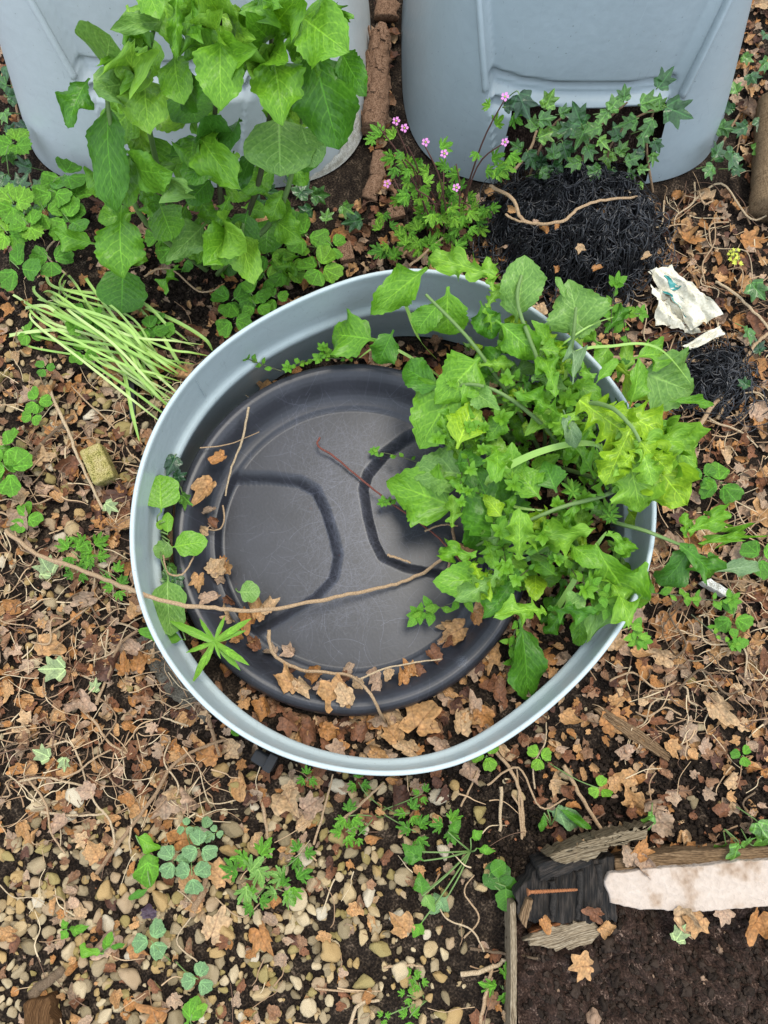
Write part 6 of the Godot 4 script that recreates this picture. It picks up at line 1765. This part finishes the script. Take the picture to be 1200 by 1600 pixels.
	seedling("lone round olive leaf resting on the black lid", [370, 920, 0.075], "round", [[372, 925, 407, 925, 1.0, M.sow[4]]], 0.03)
	spurge()
	for q in [["cleavers by the widest grass blade's bend", 925, 720, 0.2, 20, -10], ["cleavers in the middle of the ring's weeds", 890, 760, 0.2, 5, 10], ["cleavers under the widest grass blade", 830, 740, 0.18, -20, 10], ["cleavers beside the crinkled yellow-green leaves", 945, 790, 0.19, 10, 20], ["cleavers near the weed's first arching stem", 800, 640, 0.2, 20, -20], ["cleavers close to the ring's bare inner wall", 960, 850, 0.17, 15, 10]]:
		cleavers(q[0], q[1], q[2], q[3], Vector2(q[4], q[5]))
	chickweed("chickweed sprig arching over the black lid's near right", [[770, 905, 0.14], [735, 930, 0.14], [700, 945, 0.13], [655, 960, 0.12]], 0.026)
	chickweed("chickweed sprig leaning on the middle of the lid", [[660, 725, 0.12], [620, 712, 0.11], [585, 705, 0.10]], 0.012)
	chickweed("small chickweed tip by the reddish twig", [[645, 760, 0.11], [620, 780, 0.10], [600, 785, 0.10]], 0.014)
	chickweed("chickweed sprig against the far wall of the ring", [[440, 580, 0.12], [410, 570, 0.13], [385, 560, 0.15]], 0.014)
	chickweed("chickweed tips rising behind the lid's far rim", [[480, 570, 0.10], [475, 565, 0.13], [450, 575, 0.15]], 0.013)
	chickweed("taller chickweed tips behind the lid's far rim", [[520, 560, 0.08], [510, 555, 0.13], [505, 545, 0.15]], 0.015)
	chickweed("chickweed by the base of the large overflowing weed's stem", [[560, 555, 0.08], [540, 560, 0.12], [500, 560, 0.14]], 0.014)
	chickweed("chickweed hanging over the ring beside the hanging leaf", [[830, 930, 0.12], [810, 970, 0.14], [800, 1010, 0.13], [805, 1030, 0.12]], 0.022)
	chickweed("chickweed trailing across the ring's rim", [[915, 905, 0.2], [960, 930, 0.225], [990, 985, 0.22], [1000, 1000, 0.2]], 0.022)
	chickweed("chickweed with white buds among the grass blades", [[880, 860, 0.15], [900, 900, 0.24], [940, 930, 0.26], [950, 945, 0.25]], 0.024)
	chickweed("chickweed trailing on the litter outside the ring", [[1000, 925, 0.1], [1060, 930, 0.07], [1085, 935, 0.06], [1140, 940, 0.05]], 0.022)
	chickweed("chickweed tip farther along the litter", [[1080, 960, 0.03], [1130, 1000, 0.04], [1150, 1005, 0.04]], 0.016)
	chickweed("chickweed above the white packet's edge", [[960, 545, 0.15], [955, 490, 0.2], [962, 445, 0.24]], 0.022)
	chickweed("chickweed beside the packet", [[990, 560, 0.1], [975, 500, 0.16], [1000, 490, 0.15]], 0.018)
	for k in 34:
		var u := rf(720, 960)
		var v := rf(560, 930)
		var a := rf(0, TAU)
		chickweed("#", [[u, v, 0.16], [u + cos(a) * 20, v + sin(a) * 20, 0.22], [u + cos(a) * 45, v + sin(a) * 45, 0.26]], rf(0.012, 0.021), [M.herb[0], M.herb[2], M.sow[0]])
	for o in get_children():
		if o.has_meta("label") and o.get_meta("label") == "#":
			o.set_meta("group", "chickweed in the thick of the ring")
			loose.append([o, "leafy chickweed sprig", (o as Node3D).position])
	chickweed("short chickweed beside the star-shaped seedling", [[375, 1085, 0.03], [378, 1065, 0.06], [368, 1045, 0.07]], 0.016)
	stalks()
	scatter()
	label_loose()
